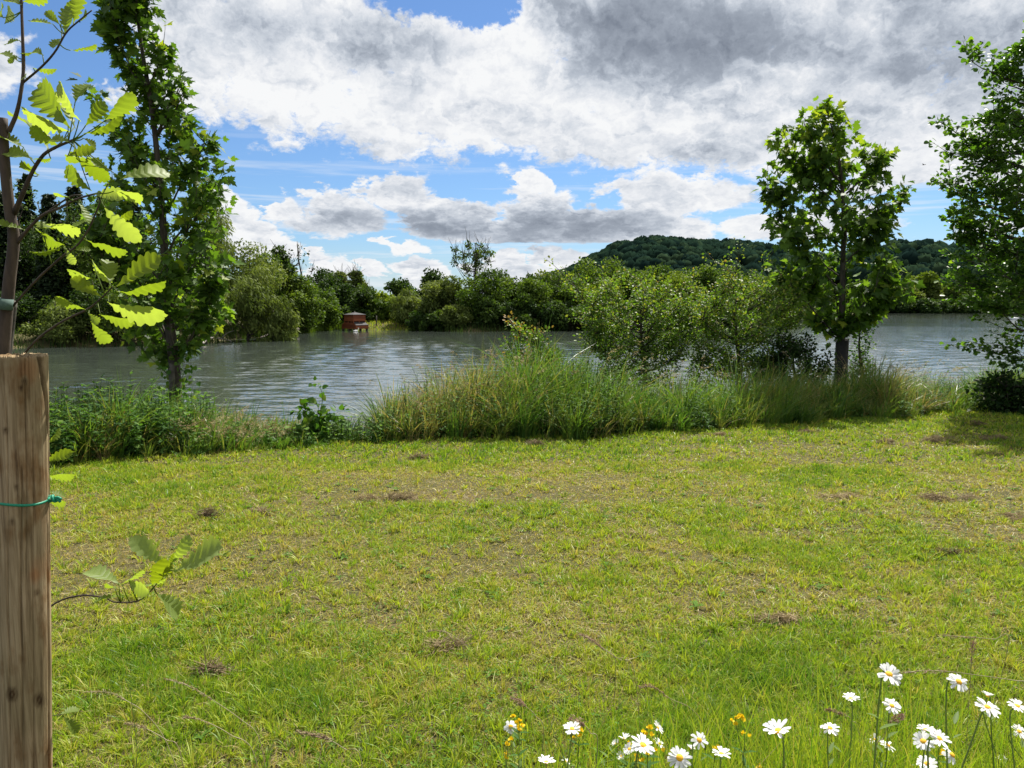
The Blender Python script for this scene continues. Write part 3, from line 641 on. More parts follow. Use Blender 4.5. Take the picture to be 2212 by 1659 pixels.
# birds
def bird(name, loc, L_, label, cat, mat, swim=True, yaw=0.):
    c, s = math.cos(yaw), math.sin(yaw)
    t = thing(name, loc, label, cat); mb = MB(); loc = np.array(loc)
    tf = lambda V: loc + np.column_stack([V[:, 0] * c - V[:, 1] * s, V[:, 0] * s + V[:, 1] * c, V[:, 2]]) * L_
    if swim:
        xs = np.array([-.55, -.42, -.2, .05, .26, .36, .40, .42, .43, .47, .53, .58]); zs = np.array([.16, .12, .08, .08, .11, .18, .30, .42, .50, .55, .54, .52])
        rr = np.array([.01, .07, .15, .17, .12, .075, .05, .045, .055, .06, .045, .02])
        b_ = MB(); tube(b_, np.column_stack([xs, xs * 0, zs]), rr, 10); V = b_.V[0]; mb.add(tf(V), [k for v in b_.P.values() for k in v]); mb.build('body', mat, t)
        b_ = MB(); tube(b_, [[.57, 0, .52], [.66, 0, .50]], [.018, .006], 6); m2 = MB(); m2.add(tf(b_.V[0]), [k for v in b_.P.values() for k in v]); m2.build('beak', M['beak'], t)
    else:
        b_ = MB(); tube(b_, [[-.35, 0, 0], [-.1, 0, .01], [.15, 0, .015], [.3, 0, .01], [.36, 0, 0]], [.02, .07, .08, .045, .01], 8); mb.add(tf(b_.V[0]), [k for v in b_.P.values() for k in v]); mb.build('body', mat, t)
        for sg in (-1, 1):
            V = np.array([[.15, .05, .03], [.2, .5, .22], [.02, 1.0, .12], [-.02, .5, .2], [-.12, .05, .02], [.15, .05, .01], [.2, .5, .2], [.02, 1.0, .11], [-.02, .5, .18], [-.12, .05, 0]]) * [1, sg, 1]
            m2 = MB(); m2.add(tf(V), [np.array([[0, 1, 3, 4], [9, 8, 6, 5]]), np.array([[1, 2, 3], [8, 7, 6], [0, 5, 6], [0, 6, 1], [1, 6, 7], [1, 7, 2], [2, 7, 8], [2, 8, 3], [3, 8, 9], [3, 9, 4]])]); m2.build('wing', mat, t)
dq = gz(770, 717.5, WZ)
bird('duck', (at(770, 716, 61)[0], 60.8, WZ), .42, 'white duck on the water under the duck house', 'duck', M['bird'], True, .4)
sw = gz(2189, 690, WZ); bird('swan', sw, 1.3, 'white swan on the water behind the lower alder branch', 'swan', M['bird'], True, 2.9)
bird('flying_bird', at(1996, 356, 60), .35, 'tiny dark bird flying between the right maple and the alder', 'bird', M['dbird'], False, 2.2)

# ------------------------------------------------------------------ trees of the near bank
def near_tree(t, base, Y, prof, trunk_pts, trunk_r, tmpl, lsize, ntwig, lpt, mat, droop=.35, extra=(), depth=.8, spread=.16, tintf=None, upright=.9, edge=.5, rough_=.04, flat=.8):
    """leafy tree filling a real volume: twigs run from the limbs to points of the crown, leaves along each twig"""
    tr = MB(); cr = MB()
    tp = spline(trunk_pts, 26); tube(tr, tp, trunk_r, 10, wob=.02)
    prof = np.array(prof, float); ys = prof[:, 0]
    tips = []
    wts = prof[:, 2] - prof[:, 1]
    yy = rng.choice(np.linspace(ys[0], ys[-1], 400), ntwig, p=(lambda w: w / w.sum())(np.interp(np.linspace(ys[0], ys[-1], 400), ys, wts)))
    for y in yy:
        xl = np.interp(y, ys, prof[:, 1]); xr = np.interp(y, ys, prof[:, 2]); hw = (xr - xl) / 2
        f = rng.uniform(-1, 1); f = math.copysign(abs(f) ** edge, f)
        P = at((xl + xr) / 2 + f * hw * (.93 + rough_ * rng.normal()), y + rough_ * 60 * rng.normal(), Y); P[1] += rng.uniform(-1, 1) * math.sqrt(max(.05, 1 - f * f)) * hw / F * Y * depth
        tips.append(P)
    for (x, y, dy) in extra: q_ = at(x, y, Y); q_[1] += dy; tips.append(q_)
    tips = np.array(tips)
    # main limbs
    order = rng.permutation(len(tips)); limbs = [tp]
    nl = max(8, len(tips) // 7)
    def attach(P, paths):
        best = None
        for L_ in paths:
            d = np.linalg.norm((L_ - P)[:, :2], axis=1); h = P[2] - L_[:, 2]
            c = d + np.abs(h - upright * d) * .8 + (h < 0) * 2
            k = int(np.argmin(c))
            if best is None or c[k] < best[0]: best = (c[k], L_[k])
        return best[1]
    for k in order[:nl]:
        s = attach(tips[k], [tp]); l_ = np.linalg.norm(tips[k] - s)
        pth = curve(s, tips[k], np.array([0, 0, -.06 * l_]) + rng.normal(size=3) * .03 * l_, 9, .008 * l_); limbs.append(pth)
        tube(tr, pth, [max(.012, trunk_r[0] * .22), .004], 6)
    allp = []
    for k in range(len(tips)):
        if k in set(order[:nl]): pth = limbs[1 + list(order[:nl]).index(k)]
        else:
            s = attach(tips[k], limbs); l_ = np.linalg.norm(tips[k] - s)
            pth = curve(s, tips[k], np.array([0, 0, -.05 * l_]) + rng.normal(size=3) * .04 * l_, 6, .01 * l_); tube(tr, pth, [.007, .0025], 4)
        n = int(lpt * rng.uniform(.7, 1.3)); l_ = np.linalg.norm(pth[-1] - pth[0])
        tt = 1 - rng.random(n) ** 1.3 * min(1, .55 / max(l_, .2)) ; idx = tt * (len(pth) - 1); i0 = np.minimum(idx.astype(int), len(pth) - 2)
        P = pth[i0] + (pth[i0 + 1] - pth[i0]) * (idx - i0)[:, None]
        off = rdir(n) * [1, 1, flat]; P = P + off * spread * rng.uniform(.2, 1, (n, 1))
        out = unit(off + unit(pth[-1] - pth[0]) * .5 - [0, 0, droop]); nrm = unit(rdir(n) * .75 + [0.1, -.15, .75])
        ti = np.clip(rng.normal(.45, .26, n), 0, 1)
        if tintf is not None: ti = tintf(P, ti)
        leaves(cr, tmpl, P, out, nrm, lsize * rng.uniform(.6, 1.2, n), ti)
    tr.build('trunk', M['bark'], t); cr.build('crown', mat, t)

def gpt(px, py, Y):
    P = at(px, py, Y); P[2] = float(groundz([P[0]], [Y])[0]); return P

# left columnar maple
Y = 10.6; b0 = gpt(378, 880, Y)
lm = thing('maple_tree', b0, 'tall columnar young maple on the left bank, its top cut by the picture', 'tree')
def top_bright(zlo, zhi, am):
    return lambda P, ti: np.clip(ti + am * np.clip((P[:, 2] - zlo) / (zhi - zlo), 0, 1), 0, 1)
near_tree(lm, b0, Y, [(-150, 240, 320), (-60, 215, 335), (0, 208, 340), (60, 208, 365), (120, 222, 380), (160, 265, 392), (220, 270, 400), (270, 245, 420), (320, 225, 455), (360, 225, 480), (420, 205, 484), (480, 200, 488), (540, 200, 492), (600, 205, 490), (660, 228, 482), (700, 255, 465), (735, 315, 432), (770, 352, 408)],
          [b0 - [0, 0, .3], at(377, 800, Y), at(366, 700, Y), at(358, 600, Y), at(350, 450, Y + .05), at(330, 250, Y), at(300, 60, Y), at(285, -120, Y)], [.085, .07, .05, .03, .012], MAPLE, .128, 220, 18, M['maple'], .5,
          extra=[(455, 282, 0), (462, 300, .1), (485, 345, 0), (440, 330, .1), (430, 360, -.1), (165, 165, .2), (185, 190, .2), (205, 240, .1), (225, 260, 0), (395, 170, 0), (400, 200, 0), (492, 440, 0), (488, 560, 0)], depth=.9, spread=.14, upright=1.5, edge=.75, rough_=.09)
mb = MB(); tube(mb, [at(371, 870, Y - .12) - [0, 0, .4], at(371, 800, Y - .12), at(371, 785, Y - .12)], [.04, .04, .038], 8); mb.build('support_stake', M['leg'], lm)
mb = MB(); k = 130; P = np.column_stack([rng.normal(0, .13, k), rng.normal(-.05, .1, k), rng.uniform(-.1, .75, k)]) + at(392, 860, Y)
leaves(mb, TRI, P, unit(rdir(k) - [0, .4, .3]), unit(rdir(k) * .6 + [0, -.6, .5]), rng.uniform(.05, .09, k), rng.random(k)); mb.build('ivy', M['bramble'], lm)

# right maple
Y = 13.0; b0 = gpt(1817, 812, Y)
rm = thing('maple_tree', b0, 'young maple with a dark guarded trunk on the right bank', 'tree')
near_tree(rm, b0, Y, [(222, 1768, 1795), (260, 1705, 1845), (300, 1678, 1860), (340, 1672, 1900), (400, 1672, 1940), (480, 1672, 1930), (560, 1682, 1920), (620, 1700, 1930), (670, 1725, 1900), (705, 1765, 1870)],
          [b0 - [0, 0, .3], at(1818, 735, Y), at(1820, 600, Y), at(1822, 450, Y), at(1810, 330, Y), at(1785, 235, Y)], [.075, .055, .04, .025, .008], MAPLE, .136, 180, 18, M['maple'], .75,
          extra=[(1780, 222, 0), (1765, 232, 0), (1915, 318, 0), (1922, 345, .1), (1900, 350, -.1), (1962, 400, 0), (1950, 395, 0), (1690, 265, 0), (1668, 300, 0), (1662, 350, .1), (1660, 395, 0), (1658, 430, 0), (1664, 480, 0), (1950, 590, 0), (1958, 605, -.2), (1955, 640, 0), (1935, 560, 0), (1660, 560, 0), (1690, 600, .2), (1700, 610, -.2)],
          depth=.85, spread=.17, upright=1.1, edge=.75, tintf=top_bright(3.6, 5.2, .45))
g0 = at(1818, 735, Y)
mb = MB(); tube(mb, [[b0[0], Y, b0[2] - .1], [b0[0], Y, b0[2] + .25], [g0[0], Y, g0[2]]], [.115, .105, .095], 14); mb.build('trunk_guard', M['guard'], rm)
mb = MB(); sx = at(1829, 735, Y + .1); tube(mb, [[sx[0], Y + .1, b0[2] - .2], [sx[0], Y + .1, g0[2] + .02]], [.04, .038], 8); mb.build('support_stake', M['leg'], rm)

# alder at the right edge
Y = 11.4; b0 = gpt(2300, 880, Y)
al = thing('alder_tree', b0, 'large dark alder reaching in from the right picture edge', 'tree')
near_tree(al, b0, Y, [(20, 2240, 2360), (85, 2190, 2400), (130, 2150, 2440), (200, 2160, 2460), (245, 2110, 2470), (300, 2070, 2480), (380, 2055, 2500), (460, 2065, 2510), (540, 2070, 2510), (600, 2050, 2500), (650, 2065, 2480), (690, 2130, 2440)],
          [b0 - [0, 0, .3], at(2300, 760, Y), at(2295, 600, Y), at(2290, 400, Y), at(2280, 200, Y), at(2275, 60, Y), at(2272, 20, Y)], [.12, .10, .07, .04, .015], OBOV, .076, 720, 34, M['alder'], .1,
          extra=[(2080, 88, 0), (2098, 95, 0), (2120, 100, 0), (2110, 130, .1), (2150, 110, 0), (2130, 175, 0), (2145, 205, 0), (2025, 252, 0), (2045, 262, .1), (2070, 270, 0), (2018, 310, 0), (2040, 320, 0), (2065, 335, .2), (2030, 380, 0), (2050, 400, 0), (2028, 385, .1), (2055, 440, 0), (2045, 470, 0), (2068, 500, 0), (2045, 545, 0), (2030, 600, 0), (2050, 612, 0), (2052, 640, .1),
                 (2052, 745, 0), (2075, 738, 0), (2095, 735, .1), (2110, 748, 0), (2130, 740, 0), (2135, 775, 0), (2150, 765, 0), (2165, 745, 0), (2180, 770, 0), (2190, 735, .1), (2145, 720, 0), (2200, 760, 0), (2215, 740, 0), (2170, 785, 0)],
          depth=.8, spread=.11, upright=.28, edge=.7, flat=.45)

# hawthorn bushes
def haw(px, Y, base_y, prof, ntwig, label, extra=(), mat='haw', ls=.048, lpt=38, stems=5, grp='bushes on the near bank', tl=None, spread=.12, name='hawthorn_bush', cat='bush', upright=.55, edge=.7):
    b0 = gpt(px, base_y, Y); t = thing(name, b0, label, cat, grp)
    top = at(px, prof[0][0], Y)
    near_tree(t, b0, Y, prof, [b0 - [0, 0, .2], b0 + (top - b0) * .35 + [.08, 0, 0], b0 + (top - b0) * .7, top], [.055, .04, .02, .006], HAWL if mat != 'shrub' else OVATE, ls, ntwig, lpt, M[mat], .15, extra=extra, depth=.9, spread=spread, upright=upright, edge=edge, tintf=tl, rough_=.19)
    return t
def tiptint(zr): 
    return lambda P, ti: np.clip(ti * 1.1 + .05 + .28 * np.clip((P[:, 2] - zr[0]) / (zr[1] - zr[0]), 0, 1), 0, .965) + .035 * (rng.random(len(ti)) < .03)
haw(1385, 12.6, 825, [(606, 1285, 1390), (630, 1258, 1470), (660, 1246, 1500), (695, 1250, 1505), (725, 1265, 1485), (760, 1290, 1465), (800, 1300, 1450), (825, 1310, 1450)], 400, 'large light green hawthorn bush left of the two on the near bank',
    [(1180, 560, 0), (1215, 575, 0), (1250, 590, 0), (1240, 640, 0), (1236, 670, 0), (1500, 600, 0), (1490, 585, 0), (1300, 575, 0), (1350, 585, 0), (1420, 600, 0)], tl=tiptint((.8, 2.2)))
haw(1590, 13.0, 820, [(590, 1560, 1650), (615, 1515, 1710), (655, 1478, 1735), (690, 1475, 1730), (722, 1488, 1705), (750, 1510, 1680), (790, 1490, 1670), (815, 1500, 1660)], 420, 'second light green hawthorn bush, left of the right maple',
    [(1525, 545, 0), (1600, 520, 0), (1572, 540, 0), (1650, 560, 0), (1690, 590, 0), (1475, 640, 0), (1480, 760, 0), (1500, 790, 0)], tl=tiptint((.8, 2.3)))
haw(1160, 11.8, 835, [(705, 1105, 1135), (740, 1090, 1180), (770, 1085, 1205), (810, 1090, 1230), (835, 1120, 1220)], 140, 'small hawthorn bush with orange young tips standing in the tall grass',
    [(1097, 690, 0), (1095, 682, 0), (1120, 715, 0), (1160, 725, 0), (1190, 715, 0), (1250, 770, 0), (1275, 755, 0), (1225, 775, 0), (1235, 795, .1), (1210, 770, 0), (1260, 790, 0), (1200, 750, 0), (1270, 800, .1)], lpt=26, tl=lambda P, ti: np.clip(ti + .2 + .55 * np.clip((P[:, 2] - 1.1) / .35, 0, 1), 0, 1))
haw(1715, 12.8, 820, [(725, 1690, 1750), (755, 1650, 1785), (790, 1645, 1790), (820, 1650, 1785)], 130, 'dark dense shrub left of the guarded maple trunk', mat='shrub', ls=.05, lpt=34, name='dark_shrub', cat='shrub')
haw(1858, 13.2, 815, [(690, 1855, 1885), (730, 1840, 1890), (770, 1835, 1885), (815, 1835, 1890)], 55, 'sunlit leafy climber right of the guarded maple trunk', [(1900, 682, 0), (1890, 690, 0)], mat='bramble', ls=.05, lpt=16, name='climber', cat='plant')
haw(2175, 11.2, 885, [(815, 2140, 2230), (835, 2115, 2290), (860, 2110, 2320), (885, 2120, 2300)], 130, 'dark green undergrowth bush below the alder', mat='shrub', ls=.06, lpt=34, name='dark_shrub', cat='shrub')

# ------------------------------------------------------------------ vegetation of the near bank
def bank_pts(n, xa, xb, t0, t1, pw=1.0):
    """points in the strip between lawn edge (t=0) and water (t=1), xa..xb in picture columns at the edge"""
    Xa = gz(xa, np.interp(xa, [p[0] for p in edge_px], [p[1] for p in edge_px]))[0]; Xb = gz(xb, np.interp(xb, [p[0] for p in edge_px], [p[1] for p in edge_px]))[0]
    x = rng.uniform(Xa, Xb, n); t = t0 + (t1 - t0) * rng.random(n) ** pw
    y = edgeY(x) + (t - .02) * STRIP + (n3(x, x * 0, 1.3, 3) - .5) * .5
    k = 1 + t * .30; x = x * k if False else x
    return np.column_stack([x, y, groundz(x, y) - .02]), t
HX = np.array([-350, 0, 100, 200, 330, 430, 520, 600, 650, 720, 790, 815, 850, 950, 1050, 1130, 1250, 1400, 1600, 1750, 1900, 2000, 2080, 2150, 2300, 2500])
HH = np.array([.86, .86, .88, .92, .92, .80, .62, .46, .44, .42, .34, .62, .98, 1.18, 1.40, 1.50, 1.34, 1.04, .96, .95, .95, .85, .72, .85, 1, 1])
def col_of(P): return 1106 + P[:, 0] / P[:, 1] * F * .995
mb = MB()
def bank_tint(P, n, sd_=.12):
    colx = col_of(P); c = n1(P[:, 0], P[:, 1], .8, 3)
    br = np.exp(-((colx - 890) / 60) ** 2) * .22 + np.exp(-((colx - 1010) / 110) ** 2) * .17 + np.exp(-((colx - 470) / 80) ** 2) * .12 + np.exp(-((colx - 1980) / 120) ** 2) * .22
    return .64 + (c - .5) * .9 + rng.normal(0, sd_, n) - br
n = 15000
P, t = bank_pts(n, -330, 2480, 0, .97)
H = np.interp(col_of(P), HX, HH) * rng.uniform(.4, 1.0, n) * (.62 + .76 * n1(P[:, 0] + 5, P[:, 1], 1.5, 2)) * np.clip(.42 + t * 2.2, 0, 1.0)
wind = unit(np.column_stack([rng.normal(.4, .7, n), rng.normal(-.15, .7, n)]))
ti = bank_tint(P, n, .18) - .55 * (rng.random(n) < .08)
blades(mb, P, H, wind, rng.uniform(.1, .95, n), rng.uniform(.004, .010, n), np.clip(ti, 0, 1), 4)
nc, kb = 2500, 34
Pc, t = bank_pts(nc, -330, 2480, .01, .97); kind_ = rng.random(nc); wide = kind_ > .45
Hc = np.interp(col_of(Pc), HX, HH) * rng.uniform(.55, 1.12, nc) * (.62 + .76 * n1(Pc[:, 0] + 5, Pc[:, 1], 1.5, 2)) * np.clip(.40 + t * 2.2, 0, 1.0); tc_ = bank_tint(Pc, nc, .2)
a = rng.random((nc, kb)) * 6.283; r_ = rng.uniform(.03, .10, nc)[:, None] * rng.random((nc, kb)) ** .5; m_ = nc * kb
base_ = np.repeat(Pc, kb, 0) + np.column_stack([(np.cos(a) * r_).ravel(), (np.sin(a) * r_).ravel(), np.zeros(m_)])
ld = unit(np.column_stack([np.cos(a).ravel() + .45 + rng.normal(0, .35, m_), np.sin(a).ravel() - .1 + rng.normal(0, .35, m_)]))
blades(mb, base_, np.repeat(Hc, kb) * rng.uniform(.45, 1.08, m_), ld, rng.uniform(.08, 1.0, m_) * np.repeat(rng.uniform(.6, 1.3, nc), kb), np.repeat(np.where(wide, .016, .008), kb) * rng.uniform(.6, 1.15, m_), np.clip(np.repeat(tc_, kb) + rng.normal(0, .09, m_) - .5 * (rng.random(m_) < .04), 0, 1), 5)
tag(mb.build('tall_grass', M['tall']), 'wind-bent tall green grass covering the near bank at the lawn edge', 'grass', kind='stuff')

# leafy herbs in the grass
def herb_stems(mb, P, H, tmpl, ls, pairs, mat=None, tint=.5, lean=.15):
    for k in range(len(P)):
        e = P[k] + np.array([rng.normal() * lean * H[k], rng.normal() * lean * H[k], H[k]]); pth = curve(P[k], e, (rng.normal() * .03, 0, 0), 5)
        tube(mb, pth, [.005, .002], 4, tint=.3, cap=False)
        m_ = pairs * 2; tt = np.repeat(np.linspace(.22, 1, pairs), 2); pos = P[k] + (e - P[k]) * tt[:, None]
        a = np.tile([0, math.pi], pairs) + np.repeat(np.arange(pairs) * 1.57, 2) + rng.random() * 6 + rng.normal(size=m_) * .3
        ax_ = np.column_stack([np.cos(a), np.sin(a), rng.uniform(-.25, .5, m_) + .5 * (tt > .9)])
        leaves(mb, tmpl, pos, ax_, unit(np.column_stack([-np.cos(a) * .3, -np.sin(a) * .3, np.ones(m_)]) + rdir(m_) * .3), ls * (1.1 - .5 * tt) * rng.uniform(.7, 1.2, m_), np.clip(tint + rng.normal(0, .22, m_) + .25 * (tt > .9), 0, 1))
mb = MB(); P, t = bank_pts(420, -330, 360, .01, .85); herb_stems(mb, P, np.interp(col_of(P), HX, HH) * rng.uniform(.7, 1.05, len(P)) * np.clip(.5 + 1.6 * t, 0, 1), TRI, .085, 7)
P, t = bank_pts(700, -330, 370, .01, .85); herb_stems(mb, P, np.interp(col_of(P), HX, HH) * rng.uniform(.7, 1.12, len(P)) * np.clip(.5 + 1.6 * t, 0, 1), LANCE, .12, 10, tint=.4)
tag(mb.build('leafy_herbs', M['herb']), 'dense dark leafy herbs on the bank behind the post', 'herbs', kind='stuff')
mb = MB(); P, t = bank_pts(1050, 800, 1350, .01, .9); herb_stems(mb, P, np.interp(col_of(P), HX, HH) * rng.uniform(.3, .85, len(P)) * np.clip(.5 + 1.6 * t, 0, 1), LANCE, .085, 8, tint=.6)
P, t = bank_pts(1500, 1250, 2450, .005, .8); herb_stems(mb, P, np.interp(col_of(P), HX, HH) * rng.uniform(.35, 1.0, len(P)) * np.clip(.45 + 1.6 * t, 0, 1), LANCE, .10, 9, tint=.45)
P, t = bank_pts(320, 400, 900, .0, .5); herb_stems(mb, P, rng.uniform(.12, .36, len(P)), TRI, .065, 5, tint=.7)
tag(mb.build('bank_weeds', M['herb']), 'mixed leafy weeds scattered through the grass of the middle and right bank', 'weeds', kind='stuff')

# feathery grasses
def feather(mb, P, H, wind_x=.35, plume=.13, tint=.5):
    n = len(P); ld = unit(np.column_stack([rng.normal(wind_x, .35, n), rng.normal(-.1, .35, n)])); le = rng.uniform(.2, .8, n)
    blades(mb, P, H, ld, le, .003, np.clip(rng.normal(.6, .1, n), 0, 1), 4)
    tip = P + np.column_stack([ld * (le * H)[:, None], H * (1 - .35 * le)]); k = 16
    f = rng.random((n, k)) ; d = np.column_stack([ld, np.full(n, -.1)])
    pos = (tip[:, None] - d[:, None] * (f * plume)[..., None] - np.array([0, 0, 1]) * (f * plume * .7)[..., None] + rng.normal(size=(n, k, 3)) * .012 * (f + .3)[..., None]).reshape(-1, 3)
    leaves(mb, SLIM, pos, unit(np.repeat(d, k, 0) + rdir(n * k) * .8), rdir(n * k), rng.uniform(.02, .042, n * k), np.clip(np.repeat(rng.normal(tint, .25, n), k), 0, 1))
mb = MB(); P, t = bank_pts(400, 330, 600, .03, .62); feather(mb, P, np.interp(col_of(P), HX, HH) * rng.uniform(.75, 1.1, len(P)) * np.clip(.5 + 1.5 * t, 0, 1))
P, t = bank_pts(240, 860, 1110, .1, .8); feather(mb, P, np.interp(col_of(P), HX, HH) * rng.uniform(.7, 1.1, len(P)) * np.clip(.5 + 1.5 * t, 0, 1), tint=.35)
P, t = bank_pts(220, 1850, 2150, .3, .95); feather(mb, P, np.interp(col_of(P), HX, HH) * rng.uniform(.9, 1.4, len(P)), plume=.11, tint=.6)
P, t = bank_pts(80, 1250, 1850, .2, .9); feather(mb, P, np.interp(col_of(P), HX, HH) * rng.uniform(.9, 1.25, len(P)), plume=.12, tint=.5)
tag(mb.build('feathery_grass', M['feather']), 'pale pinkish flowering grass with feathery heads on the near bank', 'grass', kind='stuff')

# sedge tussocks
def tussock(px, py, Y, h, r, n, label, wx=.3, mat='sedge', le=(.35, 1.4)):
    b0 = gpt(px, py, Y); t = thing('sedge_tussock', b0, label, 'grass tussock', 'sedge tussocks on the near bank')
    mb = MB(); a = rng.random(n) * 6.283; rr = r * rng.random(n) ** .6
    P = b0 + np.column_stack([np.cos(a) * rr, np.sin(a) * rr, np.full(n, -.03)])
    ld = unit(np.column_stack([np.cos(a) + wx + rng.normal(0, .3, n), np.sin(a) + rng.normal(0, .3, n)]))
    blades(mb, P, h * rng.uniform(.6, 1.1, n), ld, rng.uniform(*le, n), rng.uniform(.007, .012, n), np.clip(rng.normal(.5, .25, n), 0, 1), 6)
    mb.build('blade_clump', M[mat], t)
tussock(845, 940, 9.6, .78, .22, 420, 'grey-green drooping sedge tussock left end of the right-hand bank')
tussock(915, 930, 10.2, .72, .2, 300, 'sedge tussock beside the brownish grass of the middle bank')
tussock(1170, 915, 10.6, 1.0, .28, 420, 'tall silvery reed clump below the small hawthorn bush', .7, le=(.3, 1.1))
tussock(1235, 920, 10.4, .85, .25, 300, 'green reed clump below the hawthorn bush', .5, 'tall', (.3, 1.0))
tussock(560, 965, 9.0, .50, .2, 320, 'silvery sedge tussock on the left bank near the open water')
tussock(610, 955, 9.2, .45, .16, 220, 'low sedge tussock just left of the bramble shoot')
tussock(745, 950, 9.1, .40, .16, 200, 'low sedge tussock just right of the bramble shoot')
tussock(160, 900, 10.2, .85, .22, 220, 'pale tipped sedge clump behind the herbs near the post')
tussock(255, 900, 10.3, .85, .22, 220, 'pale tipped sedge clump left of the columnar maple trunk')
tussock(1900, 880, 11.8, .6, .22, 220, 'dark sedge tussock right of the guarded maple trunk', .4, 'tall')
tussock(2090, 865, 12.2, .62, .22, 240, 'arching sedge tussock left of the undergrowth bush below the alder', .2)

# bramble with a tall shoot
b0 = gpt(685, 950, 8.9); bs = thing('bramble', b0, 'bright green leafy bramble with one tall shoot by the open water', 'plant')
mb = MB(); cr = MB()
def leafy(path, n, ls, sp_):
    idx = rng.random(n) * (len(path) - 1); i0 = np.minimum(idx.astype(int), len(path) - 2); P = path[i0] + (path[i0 + 1] - path[i0]) * (idx - i0)[:, None]
    d = rdir(n); leaves(cr, TRI, P + d * sp_ * rng.random((n, 1)), unit(d + [0, -.2, .1]), unit(rdir(n) * .6 + [0, -.3, .8]), ls * rng.uniform(.6, 1.2, n), np.clip(rng.normal(.5, .25, n), 0, 1))
sh = spline([b0, at(690, 900, 8.9), at(697, 860, 8.85), at(690, 835, 8.9), at(677, 826, 8.9)], 14); tube(mb, sh, [.006, .002], 5); leafy(sh[4:], 14, .07, .03)
for k in range(34):
    a = rng.random() * 6.28; r_ = rng.uniform(.05, .42); e = b0 + np.array([math.cos(a) * r_, math.sin(a) * r_ * .8, rng.uniform(.12, .52) * (1.1 - r_)])
    pth = curve(b0, e, (0, 0, .1), 6); tube(mb, pth, [.004, .002], 4); leafy(pth, 14, .085, .07)
mb.build('stem', M['stem'], bs); cr.build('foliage', M['bramble'], bs)

# ------------------------------------------------------------------ lawn
mb = MB()
def lawn_pts(n, y0, y1):
    y = np.sqrt(rng.uniform(y0 ** 2, y1 ** 2, n)); x = rng.uniform(-1, 1, n) * (y * .70 + .45)
    k = y < edgeY(x) + .15; return x[k], y[k]
def lawn_fields(x, y):
    dry = n1(x, y * 1.15, .75, 4); tuft = n2(x, y, 2.6, 3); fine = n3(x, y, 9, 2)
    # mown strips run across the view; drier in the middle of the lawn
    mid = np.exp(-((y - 5.4 - .1 * x) / 1.7) ** 2) * .15 + np.exp(-((y - 3.6) / .7) ** 2) * .06 - .09 * np.clip((y - 7.4 - .25 * (x + 2)) / 1.0, 0, 1)
    dr = np.clip((dry * .65 + .35 * n3(x + 9, y * 1.2, 2.4, 3) + mid - .475) * 3.4, 0, 1)
    tf = np.clip((tuft - .52) * 5, 0, 1)
    return dr, tf, fine
for (a, b, n, wf) in [(1.9, 3.4, 150000, 1.0), (3.4, 5.2, 190000, 1.35), (5.2, 7.6, 200000, 1.9), (7.6, 12.5, 150000, 2.8)]:
    x, y = lawn_pts(n, a, b); dr, tf, fine = lawn_fields(x, y); n = len(x)
    keep = rng.random(n) < np.clip(.42 + .6 * (1 - dr) + .3 * tf + (fine - .5) * 1.0, .25, 1); x, y, dr, tf, fine = [v[keep] for v in (x, y, dr, tf, fine)]; n = len(x)
    h = rng.uniform(.014, .042, n) * (1 + 1.1 * tf * (1 - .6 * dr)) * (1 - .3 * dr)
    ti = .60 - .42 * dr + .14 * tf + (fine - .5) * .45 + .35 * (n2(x + 20, y, .9, 3) - .5) + rng.normal(0, .19, n); ti = np.where(rng.random(n) < .07 + .22 * dr, rng.uniform(0, .2, n), ti)
    lay = rng.random(n) < .12 + .3 * dr
    ld = unit(rng.normal(size=(n, 2)) + [.25, .0])
    blades(mb, np.column_stack([x, y, groundz(x, y, np.full(n, 9.)) - .004]), np.where(lay, h * .8, h), ld, np.where(lay, rng.uniform(1.4, 2.6, n), rng.uniform(.1, .9, n)), rng.uniform(.0026, .0052, n) * wf, np.clip(ti, 0, 1), 2)
# clumps of longer grass and flat lying straw in the same lawn
for (a, b, nt_, kb, wf) in [(1.9, 3.6, 5200, 16, 1.0), (3.6, 6.0, 7000, 14, 1.4), (6.0, 12.0, 9000, 10, 2.3)]:
    x, y = lawn_pts(nt_, a, b); dr, tf, fine = lawn_fields(x, y); k = rng.random(len(x)) < np.clip(.95 - .75 * dr + .2 * tf, .12, 1); x, y, dr, tf = x[k], y[k], dr[k], tf[k]; n = len(x)
    big = rng.random(n) ** 2.2; tin = np.clip(.62 - .25 * dr + .15 * tf + rng.normal(0, .17, n), .2, 1)
    ang = rng.random((n, kb)) * 6.283; rr_ = (.006 + .022 * big)[:, None] * rng.random((n, kb)) ** .5
    X_ = (x[:, None] + np.cos(ang) * rr_).ravel(); Y_ = (y[:, None] + np.sin(ang) * rr_).ravel(); m_ = n * kb
    blades(mb, np.column_stack([X_, Y_, np.repeat(groundz(x, y, np.full(n, 9.)), kb) - .004]), np.repeat(.03 + .07 * big, kb) * rng.uniform(.5, 1.15, m_), np.column_stack([np.cos(ang).ravel(), np.sin(ang).ravel()]),
           rng.uniform(.15, 1.1, m_), rng.uniform(.003, .006, m_) * wf, np.clip(np.repeat(tin, kb) + rng.normal(0, .09, m_), 0, 1), 3)
